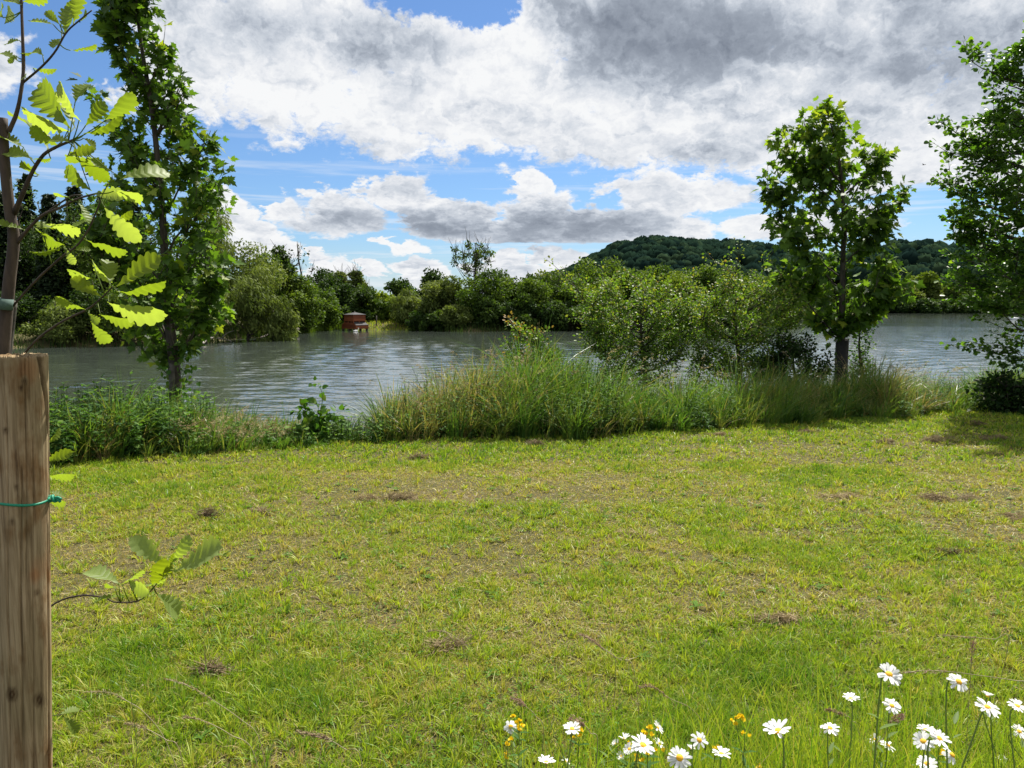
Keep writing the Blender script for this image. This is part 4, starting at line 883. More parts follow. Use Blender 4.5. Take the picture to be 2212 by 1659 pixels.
for (a, b, n, wf) in [(1.9, 4.0, 26000, 1.0), (4.0, 8.5, 34000, 1.7)]:
    x, y = lawn_pts(n, a, b); dr, tf, fine = lawn_fields(x, y); k = rng.random(len(x)) < np.clip(.15 + dr, 0, 1); x, y = x[k], y[k]; n = len(x)
    leaves(mb, (np.array([[-.03, 0, 0], [.03, 0, 0], [.018, 1, .05], [-.018, 1, .05]]), [np.array([[0, 1, 2, 3]])]), np.column_stack([x, y, groundz(x, y, np.full(n, 9.)) + rng.uniform(.004, .03, n)]), unit(rdir(n) * [1, 1, .22]), unit(rdir(n) * .7 + [0, 0, 1]), rng.uniform(.015, .042, n) * wf ** .5, np.where(rng.random(n) < .8, rng.uniform(0, .22, n), .4))
tag(mb.build('lawn_grass', M['lawn']), 'short mown lawn grass, green with dry straw patches', 'grass', kind='stuff')
# clover and small broad leaves
mb = MB(); n = 9000
x, y = lawn_pts(n, 1.9, 6.0); n = len(x); cl = n2(x + 40, y, 1.4, 2); k = rng.random(n) < np.clip((cl - .42) * 5, .02, 1); x, y = x[k], y[k]; n = len(x)
for j in range(3):
    a = rng.random(n) * .6 + j * 2.094
    leaves(mb, ROUND, np.column_stack([x, y, groundz(x, y, np.full(n, 9.)) + rng.uniform(.02, .05, n)]), np.column_stack([np.cos(a), np.sin(a), np.full(n, .1)]), unit(rdir(n) * .35 + [0, 0, 1]), rng.uniform(.007, .014, n), rng.random(n))
for k in range(240):
    x, y = lawn_pts(1, 2.0, 7.0)
    if not len(x): continue
    m_ = int(rng.integers(5, 10)); a = np.arange(m_) / m_ * 6.283 + rng.normal(0, .25, m_); sz_ = rng.uniform(.025, .06)
    c0 = np.array([x[0], y[0], float(groundz(x, y, np.array([9.]))[0]) + .008])
    leaves(mb, LANCE, np.tile(c0, (m_, 1)), np.column_stack([np.cos(a), np.sin(a), rng.uniform(.15, .7, m_)]), np.column_stack([-np.cos(a) * .3, -np.sin(a) * .3, np.ones(m_)]), sz_ * rng.uniform(.7, 1.2, m_), rng.random(m_))
tag(mb.build('clover', M['clover']), 'clover and small broad leaves low in the lawn grass', 'clover', kind='stuff')

# hay clumps left by the mower
hay = [(445, 1118, .12, .07, 0.0, 'dark clump of wet cut grass standing out left of the lawn centre'), (560, 1110, .13, .03, .3, 'flat brown scrap of cut grass right of the dark clump'), (870, 1083, .30, .06, .4, 'wide heap of dry cut grass left of the lawn centre'),
       (800, 1082, .15, .045, .5, 'small heap of cut grass joining the wide heap on its left'), (1155, 962, .20, .05, .1, 'dark clump of cut grass close to the middle of the bank edge'), (905, 990, .2, .035, .3, 'thin hay scrap near the bank below the brownish grass'),
       (1745, 937, .24, .04, .2, 'dark hay line near the bank below the dark shrub'), (1560, 940, .2, .03, .5, 'pale hay scrap near the bank below the second hawthorn'), (2020, 952, .34, .05, .3, 'largest hay heap on the far right lawn'), (1912, 957, .16, .04, .2, 'small dark hay heap left of the largest heap'),
       (2160, 950, .3, .04, .4, 'hay heap near the right picture edge by the bank'), (2105, 917, .2, .04, .1, 'dark hay clump close under the alder'), (2030, 1082, .34, .03, .3, 'dry hay strip on the right lawn below the hay heaps'), (1370, 1158, .2, .02, .8, 'thin dry straw patch right of the lawn centre'),
       (1690, 1345, .17, .03, .5, 'dry straw knot low on the right lawn'), (2060, 1200, .17, .035, .1, 'dark brown clump on the right lawn in a green patch'), (950, 1405, .12, .03, .3, 'dark cut grass clump in the lower middle of the lawn'), (450, 1455, .11, .03, .1, 'dark clump of grass low on the left lawn'), (1830, 1075, .2, .03, .6, 'pale hay scatter on the right lawn'), (2190, 1120, .25, .03, .5, 'brown hay patch at the right picture edge')]
for px, py, r, h, tn, lb in hay:
    c0 = gz(px, py); mb = MB(); n = int(900 * (r / .2) ** 1.3) if r > .1 else 380
    ns = 7; sx_ = rng.normal(0, .55, ns) * r; sy_ = rng.normal(0, .3, ns) * r; sx_ *= .6; sy_ *= .6; sr = r * rng.uniform(.2, .45, ns); sx_[0] = sy_[0] = 0; sr[0] = r * .45
    who = rng.choice(ns, n, p=sr / sr.sum()); a = rng.random(n) * 6.283; q_ = np.abs(rng.normal(0, .62, n))
    P = np.column_stack([c0[0] + sx_[who] + np.cos(a) * q_ * sr[who], c0[1] + sy_[who] + np.sin(a) * q_ * sr[who] * .6, rng.random(n) * h * 1.0 * (sr[who] / sr.max()) ** .5 * np.clip(1 - q_ ** 1.5, 0, 1) + .012])
    ax_ = unit(rdir(n) * [1, 1, .3]); sz = rng.uniform(.018, .055, n)
    sz = sz * (1 + .5 * (r < .15))
    leaves(mb, (np.array([[-.03, 0, 0], [.03, 0, 0], [.02, 1, .05], [-.02, 1, .05]]), [np.array([[0, 1, 2, 3]])]), P, ax_, unit(rdir(n) + [0, 0, 1]), sz, np.clip(tn + .14 + rng.normal(0, .25, n), 0, 1))
    o = mb.build('hay_clump', M['hay']); tag(o, lb, 'hay clump', 'cut grass clumps on the lawn')

# ------------------------------------------------------------------ wooden post with cord
PY = 1.42
pb, ptop = at(57, 1700, PY), at(46.5, 771, PY); lean_v = (ptop - pb) / (ptop[2] - pb[2]); base = ptop + lean_v * (0 - ptop[2] - .25)
rad = .0405
nz_, na = 300, 280; zz = np.linspace(0, 1, nz_); aa = np.arange(na) / na * 2 * math.pi
ZZ, AA = np.meshgrid(zz, aa, indexing='ij'); Hh = ptop[2] + .25
rr = rad * (1.13 - .08 * ZZ) * (1 + .012 * np.sin(2 * AA + 1) + .010 * (n1(AA * 2.2, ZZ * 3, 1, 2) - .5) + .016 * (n2(AA * 9, ZZ * 5, 1, 3) - .5))
def crack(a0, z0_, z1_, dep, w, wob):
    global rr
    ac = a0 + wob * np.sin(ZZ * 9 + a0) + .5 * wob * np.sin(ZZ * 31); d = np.abs((AA - ac + math.pi) % (2 * math.pi) - math.pi)
    env = np.clip((ZZ - z0_) / .03, 0, 1) * np.clip((z1_ - ZZ) / .02 if z1_ < 1 else np.ones_like(ZZ), 0, 1)
    rr = rr - dep * np.exp(-(d / w) ** 2) * env
front = math.atan2(-ptop[1], -ptop[0])
ac_ = front + .70 + .62 * np.clip((1 - ZZ) / .085, 0, 1) ** .8 + .02 * np.sin(ZZ * 140)
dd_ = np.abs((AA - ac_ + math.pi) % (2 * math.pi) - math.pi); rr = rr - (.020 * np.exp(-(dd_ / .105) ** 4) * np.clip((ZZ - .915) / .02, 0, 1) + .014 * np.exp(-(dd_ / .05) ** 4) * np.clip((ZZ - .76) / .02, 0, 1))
crack(front + 1.10, .35, .82, .012, .05, .03); crack(front - .15, .0, .55, .006, .03, .05); crack(front + .35, .5, .93, .003, .022, .04); crack(front - .6, .3, .97, .003, .025, .03); crack(front + .6, .02, .35, .004, .03, .04); crack(front - .25, .0, .42, .014, .045, .03); crack(front + .1, .75, 1.1, .003, .02, .03)
for a0 in (2.6, 3.9, 5.2): crack(a0, .1, .9, .004, .03, .04)
ctr = base + lean_v * (ZZ[..., None] * Hh); V = ctr + rr[..., None] * np.stack([np.cos(AA), np.sin(AA), np.zeros_like(AA)], -1)
i = np.arange(nz_ - 1)[:, None] * na + np.arange(na)[None]; i2 = np.arange(nz_ - 1)[:, None] * na + (np.arange(na)[None] + 1) % na
mb = MB(); polys = [np.stack([i, i2, i2 + na, i + na], -1).reshape(-1, 4)]
V = V.reshape(-1, 3); ring = V[-na:]; rings = [ring]
for f in (.985, .9, .7, .45, .2): rings.append(ptop + (ring - ptop) * f + np.column_stack([np.zeros(na), np.zeros(na), rng.normal(0, .0018, na) + .0022]))
V = np.vstack([V] + rings[1:] + [[ptop + [0, 0, .003]]]); s0 = (nz_ - 1) * na
for k in range(5):
    j = s0 + k * na + np.arange(na); j2 = s0 + k * na + (np.arange(na) + 1) % na; polys.append(np.stack([j, j2, j2 + na, j + na], -1))
j = s0 + 5 * na + np.arange(na); j2 = s0 + 5 * na + (np.arange(na) + 1) % na; polys.append(np.stack([j, j2, np.full(na, len(V) - 1)], -1))
tn = np.full(len(V), .5)
vd = V - CAM; pz = vd[:, 1] * cp - vd[:, 2] * sp; ppx = 1106 + F * vd[:, 0] / pz; ppy = 829.5 - F * (vd[:, 1] * sp + vd[:, 2] * cp) / pz
for kx, ky, kr, am in [(53, 823, 7, -.45), (46, 838, 5, -.4), (12, 930, 6, -.4), (26, 1128, 7, -.3), (35, 1052, 5, -.3), (26, 1500, 12, -.45), (85, 1512, 12, -.4), (80, 1280, 6, -.3), (85, 1225, 18, .14), (62, 800, 22, .22), (75, 1245, 12, .2)]:
    dd = np.hypot((ppx - kx), (ppy - ky) * .8) / kr; tn = tn + am * np.exp(-dd ** 4 * .8) * (1 - .4 * np.cos(dd * 9) * (am < 0)) * (np.abs(dd) < 2)
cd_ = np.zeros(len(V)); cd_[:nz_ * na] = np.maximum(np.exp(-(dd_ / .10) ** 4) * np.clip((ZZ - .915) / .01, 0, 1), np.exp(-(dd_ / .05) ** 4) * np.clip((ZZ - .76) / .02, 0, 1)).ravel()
tn = tn - .5 * cd_                       # shade inside the long split, painted into the wood tint
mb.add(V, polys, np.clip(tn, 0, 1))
# weathered wood: streaks along the grain, knots, rusty stains
m, nt, out = newmat('weathered_wood'); L = nt.links.new
tc = N(nt, 'ShaderNodeTexCoord')
def mapn(sc, detail=5, rough=.6, dist=0.0):
    mp = N(nt, 'ShaderNodeMapping'); mp.inputs['Scale'].default_value = sc; L(tc.outputs['Object'], mp.inputs[0])
    a = N(nt, 'ShaderNodeTexNoise'); a.inputs['Scale'].default_value = 1; a.inputs['Detail'].default_value = detail; a.inputs['Roughness'].default_value = rough; a.inputs['Distortion'].default_value = dist
    L(mp.outputs[0], a.inputs['Vector']); return a.outputs[0]
grain = mapn((130, 130, 5), 6, .65, .4)
c1 = ramp(nt, [(.26, (.085, .056, .033)), (.42, (.235, .168, .094)), (.6, (.365, .275, .165)), (.8, (.45, .35, .22))], grain)
stain = ramp(nt, [(.50, (1, 1, 1)), (.68, (.60, .44, .30))], mapn((22, 22, 9), 4))
weath = ramp(nt, [(.35, (.70, .72, .66)), (.6, (1, 1, 1))], mapn((12, 12, 4), 3))
def mul(a, b, f=1.0):
    x = N(nt, 'ShaderNodeMix', data_type='RGBA', blend_type='MULTIPLY'); x.inputs[0].default_value = f; L(a, x.inputs[6]); L(b, x.inputs[7]); return x.outputs[2]
vo = N(nt, 'ShaderNodeTexVoronoi'); vo.inputs['Scale'].default_value = 1; mp = N(nt, 'ShaderNodeMapping'); mp.inputs['Scale'].default_value = (16, 16, 7); L(tc.outputs['Object'], mp.inputs[0]); L(mp.outputs[0], vo.inputs['Vector'])
knot = ramp(nt, [(.06, (.30, .24, .2)), (.11, (1, 1, 1))], vo.outputs['Distance'])
p = N(nt, 'ShaderNodeBsdfPrincipled', Roughness=.85); p.inputs['Specular IOR Level'].default_value = .2
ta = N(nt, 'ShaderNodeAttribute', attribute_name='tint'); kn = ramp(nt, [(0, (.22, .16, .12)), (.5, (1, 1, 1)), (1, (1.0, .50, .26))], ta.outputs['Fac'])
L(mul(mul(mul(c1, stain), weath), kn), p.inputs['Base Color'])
b = N(nt, 'ShaderNodeBump'); b.inputs['Strength'].default_value = .7; b.inputs['Distance'].default_value = .002; L(grain, b.inputs['Height']); L(b.outputs[0], p.inputs['Normal']); L(p.outputs[0], out.inputs[0])
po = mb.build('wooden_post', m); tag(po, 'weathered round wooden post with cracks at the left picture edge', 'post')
# splinters on the sawn top
kp = at(106, 1076, PY); zc = at(52, 1080, PY)[2]; cc = base + lean_v * ((zc + .25))
th_ = np.linspace(0, 2 * math.pi, 40); rc = rad * 1.045
co = thing('cord', (cc[0], cc[1], zc), 'green cord tied round the wooden post', 'cord')
mb = MB(); lp = np.column_stack([cc[0] + np.cos(th_ + front + 1.4) * rc, cc[1] + np.sin(th_ + front + 1.4) * rc, zc + .003 * np.sin(th_ * 2)]); tube(mb, lp, [.0026], 8); mb.build('loop', M['cord'], co)
k0 = lp[0] + np.array([.004, -.006, 0]); mb = MB(); th2 = np.linspace(0, 4 * math.pi, 40)
tube(mb, k0 + np.column_stack([th2 * .0016 - .006, np.cos(th2) * .005, np.sin(th2) * .005]), [.003], 8); mb.build('knot', M['cord'], co)
for dz, dx in ((-.006, .022), (-.001, .024)):
    mb = MB(); tube(mb, curve(k0 + [.008, 0, 0], k0 + [dx, -.002, dz], (0, 0, .003), 6), [.0026], 7); mb.build('cord_end', M['cord'], co)

# ------------------------------------------------------------------ oak sapling
def c1p(x, y, Y): return at(x * .49602, y * .49602, Y)             # measured on an enlargement of the upper left
def c5p(x, y, Y): return at(x / .991 * .5486, (y / .991 + 1350) * .5486, Y)  # ... of the lower left
OY = 1.78
ob = np.array([at(-5, 900, OY)[0] - .01, OY, -.05])
ok = thing('oak_sapling', ob, 'young oak sapling with bright yellow-green lobed leaves behind the post', 'sapling')
mb = MB()
tube(mb, spline([ob, c1p(-12, 2000, OY), c1p(14, 1540, OY), c1p(38, 1250, OY), c1p(60, 1040, OY), c1p(42, 920, OY), c1p(20, 700, OY), c1p(12, 515, OY)], 40), [.018, .0145, .013, .0118, .0112, .010], 12, wob=.015)
mb.build('trunk', M['twig'], ok)
mb = MB(); tube(mb, [c1p(8, 1345, OY - .012), c1p(12, 1300, OY - .012)], [.022], 14); mb.build('tie_band', M['tie'], ok)
mb = MB(); tube(mb, [c1p(30, 1560, OY + .05) - [0, 0, 1.7], c1p(30, 1540, OY + .05), c1p(52, 1340, OY + .05), c1p(56, 1310, OY + .05)], [.011, .011, .010], 9); mb.build('support_stake', M['leg'], ok)
LS = 1.0
def oak_branch(pts, rad_, lv, fn=c1p):
    mb = MB(); path = spline(pts, 22); tube(mb, path, [r * .68 for r in rad_], 8, wob=.03); br_ = mb.build('branch', M['twig'], ok)
    if not lv: return
    mb = MB()
    for (x0_, y0_, x1_, y1_, roll, ti, dep) in lv:
        Yb = OY + dep; bp = fn(x0_, y0_, Yb); dy = rng.uniform(-.05, .05); tp = fn(x1_, y1_, Yb + dy); a_ = tp - bp; l_ = np.linalg.norm(a_)
        view = unit(CAM - bp); up_ = unit(np.cross(np.cross(a_, [0, 0, 1.]), a_)) if abs(unit(a_)[2]) < .97 else np.array([0, -1., 0])
        roll = max(.25, roll * 1.1) * (1 if rng.random() < .6 else -1); nr = unit(view * math.cos(roll) + unit(np.cross(a_, view)) * math.sin(roll))
        T, po_ = OAKL; wv = T.copy(); wv[:, 2] += .02 * np.sin(T[:, 1] * 11 + rng.random() * 6) * (np.abs(T[:, 0]) > .05) + rng.uniform(-.42, .22) * T[:, 1] ** 2 + rng.uniform(0, .5) * T[:, 0] ** 2
        wv[:, 0] *= rng.uniform(.78, 1.0)
        leaves(mb, (wv, po_), bp[None], a_[None], nr[None], np.array([l_]), np.array([ti]))
        d = path - bp; kk = int(np.argmin((d ** 2).sum(1))); tube(mb, curve(path[kk], bp + a_ * .05, (0, 0, -.003), 4), [.0014, .001], 5, tint=.35)
    mb.build('foliage', M['oak'], br_)
q_ = lambda *a: a
oak_branch([c1p(38, 575, OY), c1p(70, 500, OY), c1p(88, 420, OY - .01), c1p(102, 310, OY), c1p(99, 180, OY), c1p(94, 30, OY + .01), c1p(90, -80, OY)], [.0075, .006, .005, .004],
           [(92, 20, 25, -5, .5, .6, 0), (96, 8, 195, 8, .7, .5, .02), (70, 240, 38, 272, .3, .45, 0), (88, 175, 20, 185, .9, .5, 0), (85, 270, -10, 190, .6, .55, .02), (20, 105, 62, 38, .5, .65, .05), (15, 80, -20, 20, .5, .7, .05)])
oak_branch([c1p(100, 360, OY), c1p(180, 292, OY - .03), c1p(240, 225, OY - .05), c1p(290, 140, OY - .06), c1p(345, 90, OY - .07), c1p(400, 45, OY - .08)], [.004, .003, .002],
           [(262, 108, 200, 52, .3, .5, -.05), (280, 150, 312, 18, .5, .5, -.06), (320, 105, 352, -30, .6, .6, -.06), (235, 105, 128, 90, 1.1, .6, -.03), (190, 240, 100, 192, .4, .5, -.03), (140, 295, 243, 332, .9, .6, -.02), (270, 165, 222, 185, .9, .55, -.05), (300, 220, 422, 202, 1.15, .45, -.06), (345, 95, 392, 62, .9, .6, -.07), (262, 108, 330, 20, .4, .45, .0), (110, 330, 105, 340, .6, .6, 0)])
oak_branch([c1p(62, 930, OY), c1p(100, 840, OY - .02), c1p(140, 750, OY - .03), c1p(185, 680, OY - .05), c1p(235, 645, OY - .07), c1p(318, 610, OY - .10)], [.009, .007, .006, .005, .004],
           [(305, 560, 138, 352, .35, .45, -.08), (352, 530, 205, 388, .9, 1.0, -.12), (325, 450, 362, 338, .5, .55, -.06), (368, 552, 468, 448, .15, .35, -.12), (455, 525, 588, 458, .8, .5, -.12), (362, 582, 552, 568, 1.0, .35, -.13), (305, 575, 82, 503, .75, .95, -.05), (262, 640, 122, 560, .5, .5, -.04), (290, 682, 388, 640, .4, .2, -.12), (105, 640, -20, 592, 1.0, .45, -.02), (142, 688, 28, 662, .5, .9, -.02), (330, 690, 474, 792, .5, .3, -.14), (225, 690, 160, 700, .8, .4, -.06), (520, 782, 712, 698, .7, .95, -.14), (400, 832, 258, 738, .4, .4, -.1), (470, 770, 385, 680, .8, .55, -.05), (165, 770, 145, 700, .8, .3, -.03),
            (215, 655, 120, 440, .7, .6, .03), (360, 600, 440, 640, .5, .15, -.1), (330, 560, 250, 400, .8, .5, -.02), (310, 620, 205, 590, .6, .6, -.1), (430, 720, 330, 640, .9, .5, -.03), (480, 760, 420, 690, .6, .4, -.07)])
oak_branch([c1p(75, 1060, OY), c1p(130, 990, OY - .02), c1p(190, 935, OY - .04), c1p(260, 905, OY - .06), c1p(340, 865, OY - .09), c1p(430, 840, OY - .12)], [.006, .005, .004, .0025],
           [(490, 830, 604, 868, .8, .9, -.14), (405, 845, 515, 838, .15, .95, -.12), (450, 898, 556, 1040, .35, 1.0, -.13), (495, 965, 578, 945, .6, .2, -.1), (110, 1000, -20, 968, .9, .5, -.01), (190, 975, 345, 1000, .75, .95, -.07), (300, 858, 232, 850, .9, .85, -.1), (340, 880, 400, 960, .8, .6, -.1), (230, 990, 180, 1010, .6, .25, -.05), (400, 960, 310, 965, 1.1, .5, -.08)])
oak_branch([c1p(80, 1040, OY), c1p(160, 960, OY + .02), c1p(300, 860, OY - .02), c1p(360, 850, OY - .06)], [.004, .003, .002], [])
oak_branch([c1p(55, 1335, OY), c1p(120, 1260, OY - .02), c1p(200, 1180, OY - .05), c1p(280, 1110, OY - .08), c1p(335, 1070, OY - .09), c1p(385, 1000, OY - .1), c1p(420, 920, OY - .11), c1p(470, 800, OY - .12)], [.004, .0035, .003, .002],
           [(280, 1068, 152, 1028, .5, .4, -.08), (280, 1072, 150, 1135, 1.1, .35, -.08), (288, 1082, 322, 1152, .3, .95, -.09), (322, 1088, 395, 1082, .6, .4, -.1), (372, 1046, 550, 1108, .95, .45, -.1), (190, 1030, 215, 985, .5, .3, -.05)])
oak_branch([c1p(90, 1560, OY - .01), c1p(160, 1480, OY - .05), c1p(240, 1420, OY - .08), c1p(310, 1380, OY - .11), c1p(385, 1345, OY - .14), c1p(450, 1290, OY - .17), c1p(492, 1245, OY - .19)], [.004, .0035, .003, .002],
           [(480, 1245, 474, 1112, .05, .3, -.2), (442, 1292, 308, 1212, .25, .15, -.17), (498, 1252, 705, 1118, .6, .2, -.2), (508, 1272, 712, 1282, 1.05, .4, -.2), (405, 1215, 292, 1178, .9, .7, -.12), (372, 1348, 232, 1308, .8, .5, -.14), (466, 1316, 618, 1422, .7, .95, -.2), (430, 1370, 584, 1418, .75, .5, -.18), (382, 1362, 428, 1412, .2, .75, -.15), (395, 1400, 476, 1508, .3, .55, -.15), (400, 1130, 440, 1240, .8, .9, -.15)])
oak_branch([c5p(170, 1060, OY - .05), c5p(195, 1030, OY - .08), c5p(250, 1000, OY - .1), c5p(330, 985, OY - .12), c5p(410, 995, OY - .14), c5p(445, 1011, OY - .15), c5p(530, 1010, OY - .17), c5p(585, 972, OY - .19), c5p(655, 880, OY - .2)], [.0035, .003, .0025, .0015],
           [(640, 872, 553, 772, .25, .9, -.2), (668, 862, 742, 785, .4, .85, -.2), (650, 866, 692, 818, .2, .2, -.2), (592, 948, 642, 872, .1, .1, -.2), (680, 892, 860, 795, .6, .95, -.2), (470, 942, 335, 868, .6, .85, -.16), (472, 945, 556, 885, 1.1, .85, -.17), (500, 925, 560, 980, .5, .9, -.17), (608, 975, 714, 1058, .5, .8, -.19), (485, 990, 368, 980, 1.1, .5, -.15), (655, 905, 560, 1000, .9, .75, -.18), (450, 960, 430, 930, .5, .5, -.16)], c5p)
oak_branch([c5p(120, 640, OY + .02), c5p(160, 560, OY + .02), c5p(182, 480, OY), c5p(186, 400, OY - .01)], [.003, .002], [(180, 395, 253, 343, .7, .5, 0), (182, 462, 244, 428, .2, .2, 0), (182, 515, 272, 542, 1.0, .55, 0), (180, 582, 268, 586, .7, .3, 0), (180, 610, 232, 640, .9, .5, 0)], c5p)
oak_branch([c5p(120, 1500, OY), c5p(190, 1460, OY), c5p(245, 1450, OY)], [.002, .001], [(232, 1448, 305, 1430, .7, .5, 0), (245, 1455, 310, 1520, .3, .4, 0), (30, 1360, -30, 1390, .3, .3, -.02), (150, 1665, 200, 1648, .5, .2, 0)], c5p)

# ------------------------------------------------------------------ daisies and other flowers in front
def c6(x, y): return (1900 + x / 1.0375) * .5486, (2500 + y / 1.0375) * .5486
def flower_base(P):
    return np.array([P[0] + rng.normal() * .05, P[1] + rng.normal() * .05, 0.0])
def daisy(cx, cy, wpx, label, tilt=(0, -.5), cup=.25, npet=19, drop=0, big=1.0):
    px, py = c6(cx, cy); dia = .047 * big; Y = float(np.clip(dia * F / (wpx * .529), 1.45, 2.35)); dia = (wpx * .529) / F * Y
    P = at(px, py, Y); b_ = flower_base(P); t = thing('oxeye_daisy', b_, label, 'daisy', 'oxeye daisies in the foreground')
    up = unit(np.array([tilt[0] + .12 * rng.normal(), tilt[1] + .1 * rng.normal(), 1.])); X = unit(np.cross([0, 1., 0], up)); Yv = np.cross(up, X); r = dia / 2
    mb = MB(); tube(mb, spline([b_, b_ + (P - b_) * .5 + [rng.normal() * .02, 0, 0], P - up * .05, P - up * .004], 14), [.0021, .0018, .0015], 6, tint=.9)
    for k in range(6):
        q0 = b_ + (P - b_) * rng.uniform(.35, .9); a = rng.random() * 6.28
        leaves(mb, LANCE, q0[None], np.array([[math.cos(a), math.sin(a), .9]]), np.array([[-math.cos(a), -math.sin(a), .8]]), np.array([rng.uniform(.02, .04)]), np.array([.25]))
    mb.build('stem', M['stem'], t)
    mb = MB(); a = np.arange(npet) / npet * 6.283 + rng.normal(0, .09, npet); a = a[rng.random(npet) > drop]; n = len(a)
    rad_ = np.cos(a)[:, None] * X + np.sin(a)[:, None] * Yv; cu = cup + rng.normal(0, .14, n)
    axd = unit(rad_ + up * cu[:, None]); PET = (np.array([[-.07, .16, 0], [.07, .16, 0], [.13, .5, .02], [.13, .8, .0], [.07, .97, -.03], [.0, .94, -.03], [-.07, .99, -.03], [-.13, .8, .0], [-.13, .5, .02]]), [np.array([[0, 1, 2, 3, 4, 5, 6, 7, 8]])])
    T = PET[0].copy(); T[:, 2] -= .22 * T[:, 1] ** 2
    leaves(mb, (T, PET[1]), np.tile(P, (n, 1)), axd, np.tile(up, (n, 1)) + rad_ * -.2 + rng.normal(0, .12, (n, 3)), r * rng.uniform(.88, 1.08, n), rng.random(n)); mb.build('corolla', M['petal'], t)
    mb = MB(); u = np.linspace(0, math.pi / 2, 6); V = []; s_ = 16
    for uu in u[:-1]:
        aa_ = np.arange(s_) / s_ * 6.283; V.append(P + (math.cos(uu) * r * .30) * (np.cos(aa_)[:, None] * X + np.sin(aa_)[:, None] * Yv) + up * (math.sin(uu) * r * .17 + r * .02))
    V.append((P + up * r * .19)[None]); V = np.vstack(V); pl = []
    for k in range(4): j = k * s_ + np.arange(s_); j2 = k * s_ + (np.arange(s_) + 1) % s_; pl.append(np.stack([j, j2, j2 + s_, j + s_], -1))
    j = 4 * s_ + np.arange(s_); j2 = 4 * s_ + (np.arange(s_) + 1) % s_
    mb.add(V, pl + [np.stack([j, j2, np.full(s_, len(V) - 1)], -1)]); mb.build('flower_disc', M['disc'], t)
D = [(115, 375, 66, 'daisy with drooping petals, leftmost of the daisies', (.0, -1.3), -.35, 0), (365, 385, 80, 'daisy with upswept petals second from the left, beside yellow blossom', (.1, -.3), .5, .1), (715, 380, 60, 'small narrow daisy behind the middle cluster', (.9, -.5), .5, .3),
     (545, 445, 44, 'half open daisy at the left of the middle cluster', (-.8, -.1), .9, .3), (580, 425, 56, 'upright daisy seen edge-on in the middle cluster', (-.2, .1), 1.0, .3), (655, 452, 112, 'large daisy at the heart of the middle cluster', (.2, -.4), .35, .05),
     (600, 468, 60, 'daisy tucked under the large one of the middle cluster', (-.4, -.2), .5, .2), (567, 497, 50, 'lowest small daisy at the left of the middle cluster', (-.3, -.3), .9, .2), (722, 447, 64, 'pale daisy at the right of the middle cluster', (.6, -.2), .5, .2),
     (805, 502, 106, 'large open daisy with orange disc at the bottom edge', (.0, -.85), .15, .05), (885, 430, 80, 'open daisy right above the large bottom one', (.1, -.9), .1, .1), (975, 488, 86, 'white daisy seen from the side right of the bottom large one', (.0, .05), .55, .05),
     (1208, 395, 128, 'large daisy with long upswept petals right of the middle', (-.15, -.15), .75, .2), (1420, 382, 80, 'single daisy halfway between the middle and right clusters', (.1, -.25), .3, .1), (1505, 262, 74, 'daisy seen from the side above the single one', (0, .1), .6, .1),
     (1660, 162, 104, 'highest large daisy with orange disc on the right', (.0, -.6), .3, .1), (1945, 192, 92, 'open daisy high at the right', (.15, -.7), .12, .05), (1672, 290, 74, 'daisy touching a pink seed head below the highest one', (-.1, -.5), .3, .1),
     (2062, 252, 60, 'faded half closed daisy at the right', (.3, .2), 1.2, .3), (2062, 297, 104, 'wide daisy with a stem across it at the right', (0, -.35), .25, .05), (2185, 292, 84, 'daisy cut by the right picture edge, upper one', (.1, -.2), .35, .1),
     (2192, 395, 70, 'daisy cut by the right picture edge, lower one', (.2, -.6), .3, .1), (1605, 430, 62, 'ragged daisy losing petals at the left of the right cluster', (-.3, -.2), .6, .45), (1655, 452, 72, 'flat daisy beside the ragged one', (.3, -.15), .2, .2),
     (1810, 388, 76, 'rear daisy of the right cluster', (.0, -.1), .5, .1), (1800, 435, 88, 'left front daisy of the right cluster', (-.2, -.5), .3, .1), (1865, 425, 98, 'largest front daisy of the right cluster', (.2, -.35), .45, .05),
     (1918, 490, 84, 'daisy with separate drooping petals below the right cluster', (.5, -.6), -.2, .4), (1815, 528, 84, 'daisy at the bottom edge under the right cluster', (-.1, -.3), .4, .1), (260, 522, 84, 'side-on daisy at the bottom edge on the left', (-.1, .1), .7, .1),
     (340, 517, 44, 'narrow half hidden daisy beside the left side-on one', (.9, .1), .5, .3), (2122, 506, 36, 'tiny yellowish half open daisy at the bottom right', (.0, -.2), .9, .2), (852, 465, 46, 'faded pinkish daisy right behind the large bottom one', (.2, .1), .8, .3)]
for cx, cy, wpx, lb, tl, cup, dr in D: daisy(cx, cy, wpx, lb, tl, cup, int(rng.integers(17, 23)), dr, 1.0 if wpx > 60 else .8)

